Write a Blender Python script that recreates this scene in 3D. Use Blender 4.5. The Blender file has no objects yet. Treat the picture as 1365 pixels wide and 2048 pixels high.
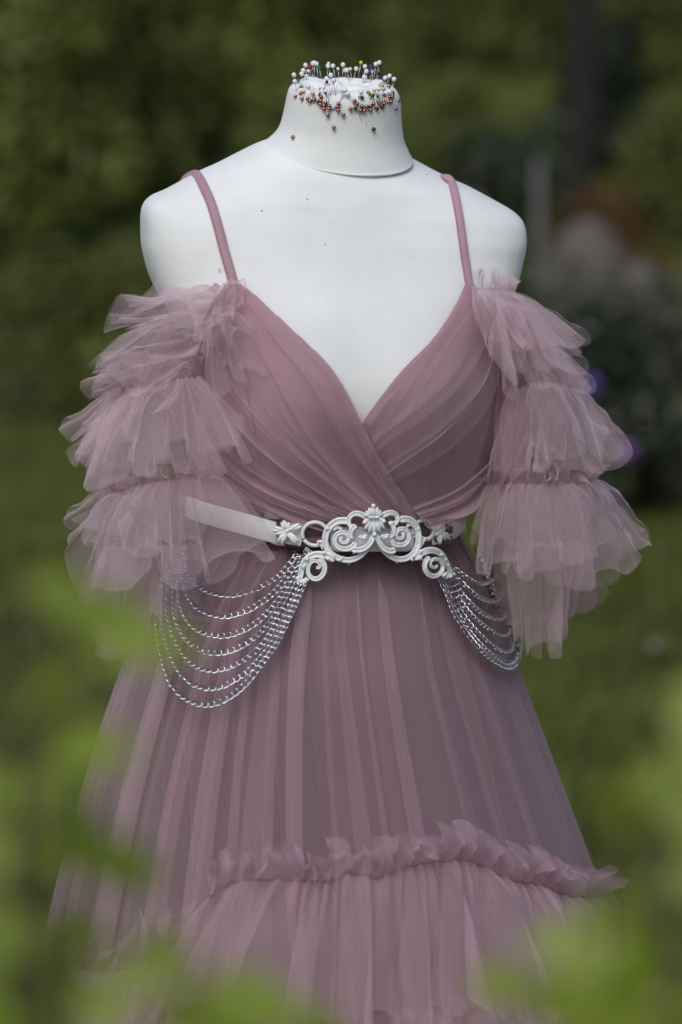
import bpy, bmesh, math, random
import numpy as np
from mathutils import Vector, Matrix
from mathutils.bvhtree import BVHTree

S = bpy.context.scene
COL = S.collection
R = math.radians
rng = np.random.default_rng(7)
random.seed(7)

# ------------------------------------------------------------------ camera
PITCH, DIST, LENS = 9.0, 2.4, 85.0
TGT = Vector((0, 0, 1.05))
CAM = TGT + Vector((0, -math.cos(R(PITCH)), math.sin(R(PITCH)))) * DIST
cam_d = bpy.data.cameras.new('camera')
cam = bpy.data.objects.new('camera', cam_d); COL.objects.link(cam)
cam.location = CAM
cam.rotation_euler = (R(90 - PITCH), 0, 0)
cam_d.sensor_fit = 'VERTICAL'; cam_d.sensor_height = 36; cam_d.sensor_width = 24
cam_d.lens = LENS; cam_d.clip_start = .02; cam_d.clip_end = 400
cam_d.dof.use_dof = True
cam_d.dof.focus_distance = 2.31
cam_d.dof.aperture_fstop = 2.6
S.camera = cam

# ------------------------------------------------------------------ world, sun, exposure
SUN_EL, SUN_ROT = 48.0, 196.0
w = bpy.data.worlds.new('World'); S.world = w; w.use_nodes = True
nt = w.node_tree
bg = nt.nodes['Background']
sk = nt.nodes.new('ShaderNodeTexSky'); sk.sky_type = 'NISHITA'; sk.sun_disc = False
sk.sun_elevation = R(SUN_EL); sk.sun_rotation = R(SUN_ROT)
sk.air_density = 1.0; sk.dust_density = 1.6; sk.ozone_density = 1.0
nt.links.new(sk.outputs[0], bg.inputs[0]); bg.inputs[1].default_value = .07
sun_d = bpy.data.lights.new('sun', 'SUN'); sun_d.energy = 1.45; sun_d.angle = R(40); sun_d.color = (1, .985, .965)
sun = bpy.data.objects.new('sun', sun_d); COL.objects.link(sun)
sun.location = (0, -3, 12)
# towards the sun: azimuth measured clockwise from +Y as in the sky texture
az = R(SUN_ROT)
sdir = Vector((math.sin(az) * math.cos(R(SUN_EL)), math.cos(az) * math.cos(R(SUN_EL)), math.sin(R(SUN_EL))))
sun.rotation_euler = sdir.to_track_quat('Z', 'Y').to_euler()
S.view_settings.view_transform = 'Standard'; S.view_settings.look = 'None'
S.view_settings.gamma = 1; S.view_settings.use_curve_mapping = False
S.view_settings.exposure = 0.40
S.render.engine = 'CYCLES'
cy = S.cycles
cy.use_denoising = True
cy.max_bounces = 8; cy.diffuse_bounces = 4; cy.glossy_bounces = 3
cy.transmission_bounces = 6; cy.transparent_max_bounces = 40
cy.caustics_reflective = False; cy.caustics_refractive = False

# ------------------------------------------------------------------ pixel of the photograph -> point of the place
FPX = LENS / 36 * 2048
MPX = DIST / FPX
UP = Vector((0, math.sin(R(PITCH)), math.cos(R(PITCH))))
FW = Vector((0, math.cos(R(PITCH)), -math.sin(R(PITCH))))
RT = Vector((1, 0, 0))
def ray(px, py):
    return (FW + RT * ((px - 682.5) / FPX) + UP * ((1024 - py) / FPX))
def at(px, py, Y):
    d = ray(px, py)
    return CAM + d * ((Y - CAM.y) / d.y)

# ------------------------------------------------------------------ object helpers
def link(o, parent=None):
    COL.objects.link(o)
    if parent is not None: o.parent = parent
    return o
def tag(o, label=None, cat=None, group=None, kind=None):
    if label: o['label'] = label
    if cat: o['category'] = cat
    if group: o['group'] = group
    if kind: o['kind'] = kind
    return o
def empty(name, loc=(0, 0, 0)):
    o = bpy.data.objects.new(name, None); o.location = loc
    return link(o)
def local(V, parent):
    V = np.asarray(V, float)
    return V - np.array(parent.matrix_local.translation if parent.parent is None else (0, 0, 0)) if parent is not None else V
def mesh_obj(name, V, F, mats, parent=None, smooth=True, uv=None, mat_idx=None):
    """V world coordinates; parents are only ever translated"""
    V = np.asarray(V, np.float64).reshape(-1, 3)
    if parent is not None:
        p = parent; off = np.zeros(3)
        while p is not None:
            off += np.array(p.location); p = p.parent
        V = V - off
    me = bpy.data.meshes.new(name)
    me.from_pydata(V.tolist(), [], F.tolist() if isinstance(F, np.ndarray) else F)
    for m in (mats if isinstance(mats, (list, tuple)) else [mats]): me.materials.append(m)
    if smooth: me.polygons.foreach_set('use_smooth', [True] * len(me.polygons))
    if mat_idx is not None: me.polygons.foreach_set('material_index', list(mat_idx))
    if uv is not None:
        l = me.uv_layers.new(name='UVMap')
        li = np.empty(len(me.loops), np.int32); me.loops.foreach_get('vertex_index', li)
        l.data.foreach_set('uv', np.asarray(uv, np.float32).reshape(-1, 2)[li].ravel())
    me.update()
    return link(bpy.data.objects.new(name, me), parent)
def grid_faces(nu, nv, closed=False):
    i = np.arange(nu if closed else nu - 1); j = np.arange(nv - 1)
    I, J = np.meshgrid(i, j, indexing='ij'); I2 = (I + 1) % nu
    return np.stack([I * nv + J, I2 * nv + J, I2 * nv + J + 1, I * nv + J + 1], -1).reshape(-1, 4)
def grid_obj(name, P, mat, parent=None, closed=False, solid=0):
    nu, nv = P.shape[:2]
    du = np.linalg.norm(np.diff(P, axis=0, append=P[-1:] if not closed else P[:1]), axis=-1)
    dv = np.linalg.norm(np.diff(P, axis=1, append=P[:, -1:]), axis=-1)
    u = np.cumsum(du.max(1)); v = np.cumsum(dv.mean(0))
    uv = np.stack(np.meshgrid(u, v, indexing='ij'), -1)
    o = mesh_obj(name, P, grid_faces(nu, nv, closed), mat, parent, uv=uv)
    if solid:
        m = o.modifiers.new('thickness', 'SOLIDIFY'); m.thickness = solid; m.offset = 0
    return o
def catmull(C, n, closed=False):
    C = np.asarray(C, float); m = len(C)
    if closed:
        t = np.linspace(0, m, n, endpoint=False)
        idx = np.floor(t).astype(int); f = (t - idx)[:, None]
        g = lambda k: C[(idx + k) % m]
    else:
        t = np.linspace(0, m - 1, n); idx = np.minimum(np.floor(t).astype(int), m - 2); f = (t - idx)[:, None]
        E = np.vstack([2 * C[0] - C[1], C, 2 * C[-1] - C[-2]])
        g = lambda k: E[idx + k + 1]
    p0, p1, p2, p3 = g(-1), g(0), g(1), g(2)
    return .5 * (2 * p1 + (p2 - p0) * f + (2 * p0 - 5 * p1 + 4 * p2 - p3) * f ** 2 + (3 * p1 - p0 - 3 * p2 + p3) * f ** 3)
def resample(P, n):
    d = np.r_[0, np.cumsum(np.linalg.norm(np.diff(P, axis=0), axis=1))]
    t = np.linspace(0, d[-1], n)
    return np.stack([np.interp(t, d, P[:, k]) for k in range(P.shape[1])], 1)
def norm(v):
    return v / np.maximum(np.linalg.norm(v, axis=-1, keepdims=True), 1e-9)
def wob(seed, shape_args, n=6, fmax=6.0):
    """smooth random function: a sum of random sines over the given coordinates"""
    r = np.random.default_rng(seed); out = 0
    for k in range(n):
        ph = r.uniform(0, 6.28)
        for a in shape_args: ph = ph + a * r.uniform(-fmax, fmax) * 2
        out = out + np.sin(ph) / (1 + .25 * k)
    return out / 2.2

class MB:
    """collects shapes into one mesh"""
    def __init__(s): s.v, s.f, s.m, s.n = [], [], [], 0
    def add(s, V, F, mi=0):
        V = np.asarray(V, float).reshape(-1, 3)
        s.v.append(V); s.f += [[i + s.n for i in f] for f in (F.tolist() if isinstance(F, np.ndarray) else F)]
        s.m += [mi] * len(F); s.n += len(V); return s
    def tube(s, P, rad, seg=8, flat=None, mi=0, caps=True, fn=None):
        """swept tube; rad a number or one per point; flat = (normal vector, squash)"""
        P = np.asarray(P, float); n = len(P)
        rad = np.broadcast_to(np.asarray(rad, float), (n,))
        T = norm(np.gradient(P, axis=0))
        ref = np.array(flat[0] if flat else (0.01, -1, .02)); sq = flat[1] if flat else 1
        A = norm(np.cross(T, ref)); B = np.cross(A, T)
        t = np.linspace(0, 2 * np.pi, seg, endpoint=False)
        V = P[:, None] + rad[:, None, None] * (np.cos(t)[None, :, None] * A[:, None] + sq * np.sin(t)[None, :, None] * B[:, None])
        F = []
        for i in range(n - 1):
            for j in range(seg):
                k = (j + 1) % seg
                F.append([i * seg + j, i * seg + k, (i + 1) * seg + k, (i + 1) * seg + j])
        if caps: F += [list(range(seg))[::-1], [(n - 1) * seg + j for j in range(seg)]]
        return s.add(V, F, mi)
    def ball(s, c, r, seg=10, rings=6, mi=0, M=None):
        V = [(0, 0, 1)]
        for i in range(1, rings):
            a = math.pi * i / rings
            for j in range(seg):
                b = 2 * math.pi * j / seg
                V.append((math.sin(a) * math.cos(b), math.sin(a) * math.sin(b), math.cos(a)))
        V.append((0, 0, -1)); F = []
        for j in range(seg):
            k = (j + 1) % seg
            F.append([0, 1 + j, 1 + k])
            for i in range(rings - 2):
                F.append([1 + i * seg + j, 1 + (i + 1) * seg + j, 1 + (i + 1) * seg + k, 1 + i * seg + k])
            F.append([len(V) - 1, 1 + (rings - 2) * seg + k, 1 + (rings - 2) * seg + j])
        V = np.array(V) * np.asarray(r)
        if M is not None: V = V @ np.asarray(M).T
        return s.add(V + np.asarray(c), F, mi)
    def box(s, c, h, M=None, mi=0):
        V = np.array([(x, y, z) for x in (-1, 1) for y in (-1, 1) for z in (-1, 1)], float) * np.asarray(h)
        if M is not None: V = V @ np.asarray(M).T
        return s.add(V + np.asarray(c), [[0, 1, 3, 2], [4, 6, 7, 5], [0, 4, 5, 1], [2, 3, 7, 6], [0, 2, 6, 4], [1, 5, 7, 3]], mi)
    def build(s, name, mats, parent=None, smooth=True):
        return mesh_obj(name, np.vstack(s.v), s.f, mats, parent, smooth, mat_idx=s.m)

# ------------------------------------------------------------------ materials
def mat(name):
    m = bpy.data.materials.new(name); m.use_nodes = True
    return m, m.node_tree, m.node_tree.nodes['Principled BSDF']
def N(nt, kind, **kw):
    n = nt.nodes.new(kind)
    for k, v in kw.items(): setattr(n, k, v)
    return n
def noise_col(nt, bsdf, c1, c2, scale, detail=4, coord='Object', lo=.35, hi=.65):
    tc = N(nt, 'ShaderNodeTexCoord'); no = N(nt, 'ShaderNodeTexNoise')
    no.inputs['Scale'].default_value = scale; no.inputs['Detail'].default_value = detail
    cr = N(nt, 'ShaderNodeValToRGB')
    cr.color_ramp.elements[0].position = lo; cr.color_ramp.elements[1].position = hi
    cr.color_ramp.elements[0].color = (*c1, 1); cr.color_ramp.elements[1].color = (*c2, 1)
    nt.links.new(tc.outputs[coord], no.inputs['Vector']); nt.links.new(no.outputs['Fac'], cr.inputs['Fac'])
    if bsdf is not None: nt.links.new(cr.outputs['Color'], bsdf.inputs['Base Color'])
    return tc, no, cr
def bump(nt, bsdf, src, strength, dist):
    b = N(nt, 'ShaderNodeBump'); b.inputs['Strength'].default_value = strength; b.inputs['Distance'].default_value = dist
    nt.links.new(src, b.inputs['Height']); nt.links.new(b.outputs[0], bsdf.inputs['Normal']); return b
def simple(name, col, rough=.5, metal=0, spec=.5, var=0, scale=40):
    m, nt, b = mat(name)
    b.inputs['Base Color'].default_value = (*col, 1); b.inputs['Roughness'].default_value = rough
    b.inputs['Metallic'].default_value = metal; b.inputs['Specular IOR Level'].default_value = spec
    if var:
        c1 = tuple(c * (1 - var) for c in col); c2 = tuple(min(1, c * (1 + var)) for c in col)
        tc, no, cr = noise_col(nt, b, c1, c2, scale)
        bump(nt, b, no.outputs['Fac'], .25, .002)
    return m

def m_jersey():
    m, nt, b = mat('white_jersey')
    tc, no, cr = noise_col(nt, None, (.765, .77, .76), (.825, .83, .825), 18)
    vo = N(nt, 'ShaderNodeTexVoronoi'); vo.inputs['Scale'].default_value = 42
    nt.links.new(tc.outputs['Object'], vo.inputs['Vector'])
    lt = N(nt, 'ShaderNodeMath', operation='LESS_THAN'); lt.inputs[1].default_value = .040
    nt.links.new(vo.outputs['Distance'], lt.inputs[0])
    n2 = N(nt, 'ShaderNodeTexNoise'); n2.inputs['Scale'].default_value = 21; nt.links.new(tc.outputs['Object'], n2.inputs['Vector'])
    gt = N(nt, 'ShaderNodeMath', operation='GREATER_THAN'); gt.inputs[1].default_value = .44; nt.links.new(n2.outputs['Fac'], gt.inputs[0])
    mu = N(nt, 'ShaderNodeMath', operation='MULTIPLY'); nt.links.new(lt.outputs[0], mu.inputs[0]); nt.links.new(gt.outputs[0], mu.inputs[1])
    mx = N(nt, 'ShaderNodeMix', data_type='RGBA'); mx.inputs['B'].default_value = (.27, .26, .23, 1)
    nt.links.new(mu.outputs[0], mx.inputs['Factor']); nt.links.new(cr.outputs['Color'], mx.inputs['A'])
    nt.links.new(mx.outputs['Result'], b.inputs['Base Color'])
    b.inputs['Roughness'].default_value = .75; b.inputs['Specular IOR Level'].default_value = .25
    wv = N(nt, 'ShaderNodeTexWave'); wv.inputs['Scale'].default_value = 260; wv.inputs['Distortion'].default_value = 1.5
    nt.links.new(tc.outputs['Object'], wv.inputs['Vector'])
    b1 = bump(nt, b, wv.outputs['Fac'], .12, .0006)
    n3 = N(nt, 'ShaderNodeTexNoise'); n3.inputs['Scale'].default_value = 45; n3.inputs['Detail'].default_value = 5
    nt.links.new(tc.outputs['Object'], n3.inputs['Vector'])
    b2 = N(nt, 'ShaderNodeBump'); b2.inputs['Strength'].default_value = .25; b2.inputs['Distance'].default_value = .003
    nt.links.new(n3.outputs['Fac'], b2.inputs['Height']); nt.links.new(b2.outputs[0], b1.inputs['Normal'])
    return m
def m_satin(name, c):
    m, nt, b = mat(name)
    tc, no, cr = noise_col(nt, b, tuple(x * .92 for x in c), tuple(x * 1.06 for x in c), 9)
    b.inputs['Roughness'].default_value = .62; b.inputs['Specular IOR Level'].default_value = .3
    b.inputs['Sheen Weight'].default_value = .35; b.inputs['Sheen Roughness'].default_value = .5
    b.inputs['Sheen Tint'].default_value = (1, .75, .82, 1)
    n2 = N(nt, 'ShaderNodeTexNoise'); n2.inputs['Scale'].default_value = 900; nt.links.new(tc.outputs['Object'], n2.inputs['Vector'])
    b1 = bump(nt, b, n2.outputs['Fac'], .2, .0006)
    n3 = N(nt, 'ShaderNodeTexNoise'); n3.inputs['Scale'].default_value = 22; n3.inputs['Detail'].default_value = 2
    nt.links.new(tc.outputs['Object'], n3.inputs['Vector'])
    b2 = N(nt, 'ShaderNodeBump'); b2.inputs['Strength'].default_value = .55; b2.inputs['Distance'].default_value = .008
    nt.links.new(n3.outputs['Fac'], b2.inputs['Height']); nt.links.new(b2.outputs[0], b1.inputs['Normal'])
    return m
def m_tulle(name, c, dens, transl=.45):
    """a fine net: threads cover `dens` of it seen square on, more of it seen slantwise, as in any porous sheet"""
    m, nt, b = mat(name); nt.nodes.remove(b)
    out = nt.nodes['Material Output']
    lw = N(nt, 'ShaderNodeLayerWeight'); lw.inputs['Blend'].default_value = .5
    cs = N(nt, 'ShaderNodeMath', operation='SUBTRACT'); cs.inputs[0].default_value = 1.0; nt.links.new(lw.outputs['Facing'], cs.inputs[1])
    mxm = N(nt, 'ShaderNodeMath', operation='MAXIMUM'); mxm.inputs[1].default_value = .08; nt.links.new(cs.outputs[0], mxm.inputs[0])
    # the net itself
    tc = N(nt, 'ShaderNodeTexCoord')
    vo = N(nt, 'ShaderNodeTexVoronoi', feature='DISTANCE_TO_EDGE'); vo.inputs['Scale'].default_value = 520
    vo.inputs['Randomness'].default_value = .25
    nt.links.new(tc.outputs['UV'], vo.inputs['Vector'])
    mr = N(nt, 'ShaderNodeMapRange'); mr.inputs['From Min'].default_value = .05; mr.inputs['From Max'].default_value = .32
    mr.inputs['To Min'].default_value = 1 - min(.95, dens * 1.6); mr.inputs['To Max'].default_value = 1 - dens * .62
    nt.links.new(vo.outputs['Distance'], mr.inputs['Value'])
    inv = N(nt, 'ShaderNodeMath', operation='DIVIDE'); inv.inputs[0].default_value = 1.0; nt.links.new(mxm.outputs[0], inv.inputs[1])
    pw = N(nt, 'ShaderNodeMath', operation='POWER'); nt.links.new(mr.outputs[0], pw.inputs[0]); nt.links.new(inv.outputs[0], pw.inputs[1])
    tr = N(nt, 'ShaderNodeBsdfTransparent')
    df = N(nt, 'ShaderNodeBsdfDiffuse'); tl = N(nt, 'ShaderNodeBsdfTranslucent')
    df.inputs[0].default_value = (*c, 1); tl.inputs[0].default_value = (*c, 1)
    m1 = N(nt, 'ShaderNodeMixShader'); m1.inputs[0].default_value = transl
    nt.links.new(df.outputs[0], m1.inputs[1]); nt.links.new(tl.outputs[0], m1.inputs[2])
    m2 = N(nt, 'ShaderNodeMixShader')
    nt.links.new(pw.outputs[0], m2.inputs[0]); nt.links.new(m1.outputs[0], m2.inputs[1]); nt.links.new(tr.outputs[0], m2.inputs[2])
    nt.links.new(m2.outputs[0], out.inputs['Surface'])
    return m
def m_leaf(name, c1, c2, transl=.35, rough=.5, spec=.4):
    m, nt, b = mat(name)
    ge = N(nt, 'ShaderNodeNewGeometry'); cr = N(nt, 'ShaderNodeValToRGB')
    cr.color_ramp.elements[0].color = (*c1, 1); cr.color_ramp.elements[1].color = (*c2, 1)
    oi = N(nt, 'ShaderNodeObjectInfo')
    ad = N(nt, 'ShaderNodeMath', operation='ADD'); fr = N(nt, 'ShaderNodeMath', operation='FRACT')
    nt.links.new(ge.outputs['Random Per Island'], ad.inputs[0]); nt.links.new(oi.outputs['Random'], ad.inputs[1]); nt.links.new(ad.outputs[0], fr.inputs[0])
    nt.links.new(fr.outputs[0], cr.inputs['Fac']); nt.links.new(cr.outputs[0], b.inputs['Base Color'])
    b.inputs['Roughness'].default_value = rough; b.inputs['Specular IOR Level'].default_value = spec
    tl = N(nt, 'ShaderNodeBsdfTranslucent'); hs = N(nt, 'ShaderNodeHueSaturation')
    hs.inputs['Hue'].default_value = .48; hs.inputs['Saturation'].default_value = 1.15; hs.inputs['Value'].default_value = 1.5
    nt.links.new(cr.outputs[0], hs.inputs['Color']); nt.links.new(hs.outputs[0], tl.inputs[0])
    mx = N(nt, 'ShaderNodeMixShader'); mx.inputs[0].default_value = transl
    nt.links.new(b.outputs[0], mx.inputs[1]); nt.links.new(tl.outputs[0], mx.inputs[2])
    nt.links.new(mx.outputs[0], nt.nodes['Material Output'].inputs['Surface'])
    return m
def m_plaster():
    m, nt, b = mat('painted_casting')
    tc, no, cr = noise_col(nt, b, (.78, .79, .80), (.85, .855, .855), 60)
    b.inputs['Roughness'].default_value = .5; b.inputs['Specular IOR Level'].default_value = .35
    n2 = N(nt, 'ShaderNodeTexNoise'); n2.inputs['Scale'].default_value = 420; n2.inputs['Detail'].default_value = 3
    nt.links.new(tc.outputs['Object'], n2.inputs['Vector']); bump(nt, b, n2.outputs['Fac'], .4, .0012)
    return m

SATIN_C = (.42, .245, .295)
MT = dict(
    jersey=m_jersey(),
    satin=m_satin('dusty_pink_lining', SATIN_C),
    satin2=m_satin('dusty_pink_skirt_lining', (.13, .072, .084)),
    tulle=m_tulle('dusty_pink_tulle', (.82, .65, .70), .18),
    tulle_thin=m_tulle('thin_pink_tulle', (.80, .64, .69), .115),
    drape=m_tulle('bodice_tulle', (.70, .53, .585), .19),
    skirt_tulle=m_tulle('mauve_skirt_tulle', (.64, .465, .515), .155),
    ruffle_tulle=m_tulle('mauve_ruffle_tulle', (.70, .52, .57), .24),
    tulle_deep=m_tulle('deep_pink_tulle', (.66, .43, .47), .28),
    belt=simple('white_leather', (.72, .72, .74), .45, var=.04, scale=80),
    cast=m_plaster(),
    chain=simple('silver_chain_metal', (.52, .52, .54), .2, 1),
    steel=simple('pin_steel', (.45, .45, .45), .3, 1),
    copper=simple('copper_pin_head', (.44, .23, .165), .25, 1),
    dark_copper=simple('dark_bronze_pin_head', (.12, .07, .06), .25, 1),
    pearl=simple('pearl_pin_head', (.80, .79, .80), .18, 0, .6),
    grey_pearl=simple('grey_pearl_pin_head', (.42, .46, .52), .2, 0, .6),
    red=simple('red_pin_head', (.5, .02, .02), .3), green=simple('green_pin_head', (.01, .22, .08), .3),
    purple=simple('violet_pin_head', (.10, .03, .38), .3), yellow=simple('yellow_pin_head', (.75, .55, .03), .3),
    black=simple('black_pin_head', (.008, .008, .01), .25), gold=simple('gold_pin_head', (.75, .5, .15), .25, 1),
    thread=simple('dark_pink_thread', (.30, .14, .17), .8),
    pole=simple('varnished_pine', (.45, .28, .14), .4, var=.2, scale=12),
    lawn=None,
)

# ------------------------------------------------------------------ ground: lawn rising to a grassy bank behind
def ground_z(x, y):
    x = np.asarray(x, float); y = np.asarray(y, float)
    t = 1 / (1 + np.exp(-(x - .1) * 1.6)); st = 11.5 - 3.9 * t
    k = np.clip((y - st) / 2.4, 0, 1); k = k * k * (3 - 2 * k)
    z = .42 * k + .135 * np.maximum(0, y - st - .6)
    z = z + np.where(y > 45, 0, 0)
    return z + .02 * np.sin(x * 1.3 + .7 * y) + .015 * np.sin(2.1 * x - 1.7 * y)
def m_lawn():
    m, nt, b = mat('lawn_grass')
    tc, no, cr = noise_col(nt, None, (.060, .075, .013), (.150, .170, .034), 1.6, 6)
    n2 = N(nt, 'ShaderNodeTexNoise'); n2.inputs['Scale'].default_value = 38; n2.inputs['Detail'].default_value = 6
    nt.links.new(tc.outputs['Object'], n2.inputs['Vector'])
    mx = N(nt, 'ShaderNodeMix', data_type='RGBA', blend_type='MULTIPLY'); mx.inputs['Factor'].default_value = .8
    c2 = N(nt, 'ShaderNodeValToRGB'); c2.color_ramp.elements[0].color = (.5, .5, .45, 1); c2.color_ramp.elements[1].color = (1.0, 1.0, .9, 1)
    c2.color_ramp.elements[0].position = .35; c2.color_ramp.elements[1].position = .65
    nt.links.new(n2.outputs['Fac'], c2.inputs['Fac'])
    nt.links.new(cr.outputs['Color'], mx.inputs['A']); nt.links.new(c2.outputs['Color'], mx.inputs['B'])
    nt.links.new(mx.outputs['Result'], b.inputs['Base Color']); b.inputs['Roughness'].default_value = .9
    b.inputs['Specular IOR Level'].default_value = .15
    bump(nt, b, n2.outputs['Fac'], .8, .04)
    return m
xs = np.r_[np.linspace(-90, -10, 24), np.linspace(-9.5, 9.5, 96), np.linspace(10, 90, 24)]
ys = np.r_[np.linspace(-40, -3, 14), np.linspace(-2.5, 30, 130), np.linspace(32, 130, 24)]
X, Y = np.meshgrid(xs, ys, indexing='ij')
lawn = mesh_obj('lawn', np.stack([X, Y, ground_z(X, Y)], -1), grid_faces(len(xs), len(ys)), m_lawn())
tag(lawn, kind='structure')
def gz(x, y): return float(ground_z(x, y))

def grass_stuff():
    n = 52000; r = np.random.default_rng(3)
    d = r.uniform(.6, 14, n) ** 1.0; x = r.uniform(-1, 1, n) * (1.1 + .22 * d); y = d
    # tufts: pull blades towards patch centres
    z = ground_z(x, y)
    h = r.uniform(.025, .075, n) * (1 + .5 * np.sin(x * 3 + y * 2.1)); wd = r.uniform(.003, .006, n); a = r.uniform(0, 6.28, n)
    lean = r.uniform(-.05, .05, (n, 2))
    B = np.stack([x, y, z - .005], -1); W = np.stack([np.cos(a) * wd, np.sin(a) * wd, 0 * a], -1)
    T = B + np.stack([lean[:, 0], lean[:, 1], h], -1)
    V = np.stack([B - W, B + W, T], 1).reshape(-1, 3)
    F = np.arange(3 * n).reshape(-1, 3)
    o = mesh_obj('grass', V, F, m_leaf('grass_blade', (.06, .085, .013), (.17, .19, .045), .3), smooth=False)
    tag(o, 'short green grass blades of the lawn behind the dress', 'grass', kind='stuff')
grass_stuff()

# ------------------------------------------------------------------ plants behind
def leaf_cloud(n, centres, radii, size, seed, squash=1.0, shell=.55):
    r = np.random.default_rng(seed)
    k = r.integers(0, len(centres), n)
    d = norm(r.normal(size=(n, 3))); rad = (shell + (1 - shell) * r.random(n)) ** .6
    p = np.asarray(centres)[k] + d * rad[:, None] * np.asarray(radii)[k][:, None] * np.array([1, 1, squash])
    nrm = norm(d + r.normal(size=(n, 3)) * .8 + np.array([0, 0, .5]))
    t = norm(np.cross(nrm, r.normal(size=(n, 3)))); b = np.cross(nrm, t)
    L = size * r.uniform(.6, 1.25, n)[:, None]; W = L * .45
    V = np.stack([p - t * L * .5, p + b * W * .5 + nrm * L * .06, p + t * L * .5 - nrm * L * .1, p - b * W * .5 + nrm * L * .06], 1)
    return V.reshape(-1, 3), np.arange(4 * n).reshape(-1, 4)
M_BARK = simple('bark', (.06, .05, .04), .9, var=.35, scale=18)
M_LF = dict(
    fresh=m_leaf('fresh_leaf', (.12, .15, .024), (.24, .275, .07), .25),
    mid=m_leaf('mid_leaf', (.075, .092, .018), (.16, .185, .045), .25),
    dark=m_leaf('dark_glossy_leaf', (.014, .021, .010), (.050, .066, .030), .2, .35, .6),
    pale=m_leaf('pale_grey_leaf', (.05, .06, .035), (.15, .165, .11), .25, .45, .6),
    rust=m_leaf('rust_leaf', (.08, .03, .010), (.20, .095, .03), .25),
    near=m_leaf('near_leaf', (.17, .235, .006), (.34, .41, .10), .42, .5, .35),
)
def shrub(name, label, x, y, w_, h_, n, size, m, seed, cat='shrub', group=None, lift=0.0, clumps=14):
    r = np.random.default_rng(seed); z = gz(x, y)
    root = tag(empty(name, (x, y, z)), label, cat, group)
    c, rad = [], []
    for k in range(clumps):
        a = r.uniform(0, 6.28); q = math.sqrt(r.random()); zz = lift + (h_ - lift) * r.uniform(.12, .92)
        taper = 1 - .45 * ((zz - lift) / max(.1, h_ - lift)) ** 2
        c.append((x + math.cos(a) * q * w_ * .36 * taper, y + math.sin(a) * q * w_ * .36 * taper, z + zz)); rad.append(w_ * r.uniform(.16, .3))
    V, F = leaf_cloud(n, c, rad, size, seed + 1)
    V[:, 2] = np.maximum(V[:, 2], z - .02)
    mesh_obj('foliage', V, F, m, root, smooth=False)
    mb = MB()
    for k in range(min(clumps, 7)):
        p1 = np.array(c[k]); p0 = np.array((x + r.uniform(-.05, .05) * w_, y + r.uniform(-.05, .05) * w_, z - .05)); pm = (p0 + p1) / 2 + r.normal(size=3) * .05 * w_
        P = catmull([p0, pm, p1], 8); mb.tube(P, np.linspace(.018, .005, 8) * max(1, h_), 6)
    mb.build('stem', M_BARK, root)
    return root
def px_shrub(name, label, px, py_top, py_bot, wpx, Y, n, size, m, seed, **kw):
    p = at(px, py_top, Y); sc = (at(px + 100, py_top, Y).x - p.x) / 100
    z0 = gz(p.x, Y)
    return shrub(name, label, p.x, Y, wpx * sc, p.z - z0, n, size, m, seed, **kw)

# right-hand bed
px_shrub('flowering_shrub', 'dark glossy shrub with violet flowers right of the sleeve', 1200, 600, 1000, 380, 6.6, 2600, .075, M_LF['dark'], 11)
px_shrub('flowering_shrub', 'pale grey leaved shrub at the right edge of the bed', 1360, 560, 1000, 330, 6.9, 1500, .07, M_LF['pale'], 12)
px_shrub('low_shrub', 'small pale green shrub beside the white post behind the shoulder', 1185, 540, 700, 330, 8.0, 1100, .06, M_LF['pale'], 13)
px_shrub('low_shrub', 'dark low shrub behind the right sleeve of the dress', 1000, 560, 900, 260, 7.4, 1700, .07, M_LF['dark'], 14)
px_shrub('russet_mound', 'low russet brown mound above the pinkish boulders', 1275, 368, 470, 350, 9.3, 2000, .05, M_LF['rust'], 15)  # made-up leaf cloud standing in for a rust-brown mound above the stones
px_shrub('hazel_shrub', 'olive shrub on the bank right of the dark tree trunk', 1330, 230, 400, 330, 11.5, 1600, .08, M_LF['mid'], 16)
px_shrub('hazel_shrub', 'deep green shrub on the bank left of the dark tree trunk', 1020, 215, 420, 330, 11, 1700, .08, M_LF['dark'], 17)
px_shrub('hazel_shrub', 'mid green shrub on the bank behind the mannequin neck', 850, 150, 420, 360, 13, 1700, .09, M_LF['mid'], 18)
for k, (px_, pt, pb, Y_, wp_, c_) in enumerate(((1290, -120, 180, 19, 330, 'mid'), (1090, -110, 170, 20, 300, 'mid'), (900, -130, 170, 21, 330, 'mid'), (1240, 60, 300, 14, 260, 'dark'))):
    px_shrub('bank_shrub', ['leafy olive shrub high on the bank at the upper right corner', 'leafy olive shrub high on the bank left of the trunk top', 'leafy olive shrub high on the bank right of the pins', 'dark shrub on the bank just right of the trunk foot'][k], px_, pt, pb, wp_, Y_, 2200, .12, M_LF[c_], 60 + k)
px_shrub('low_shrub', 'loose low plants at the lawn edge on the far left', 70, 690, 830, 260, 9.7, 900, .06, M_LF['mid'], 65)
px_shrub('low_shrub', 'loose low plants at the lawn edge behind the left sleeve', 260, 680, 830, 260, 9.9, 900, .06, M_LF['fresh'], 66)
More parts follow.
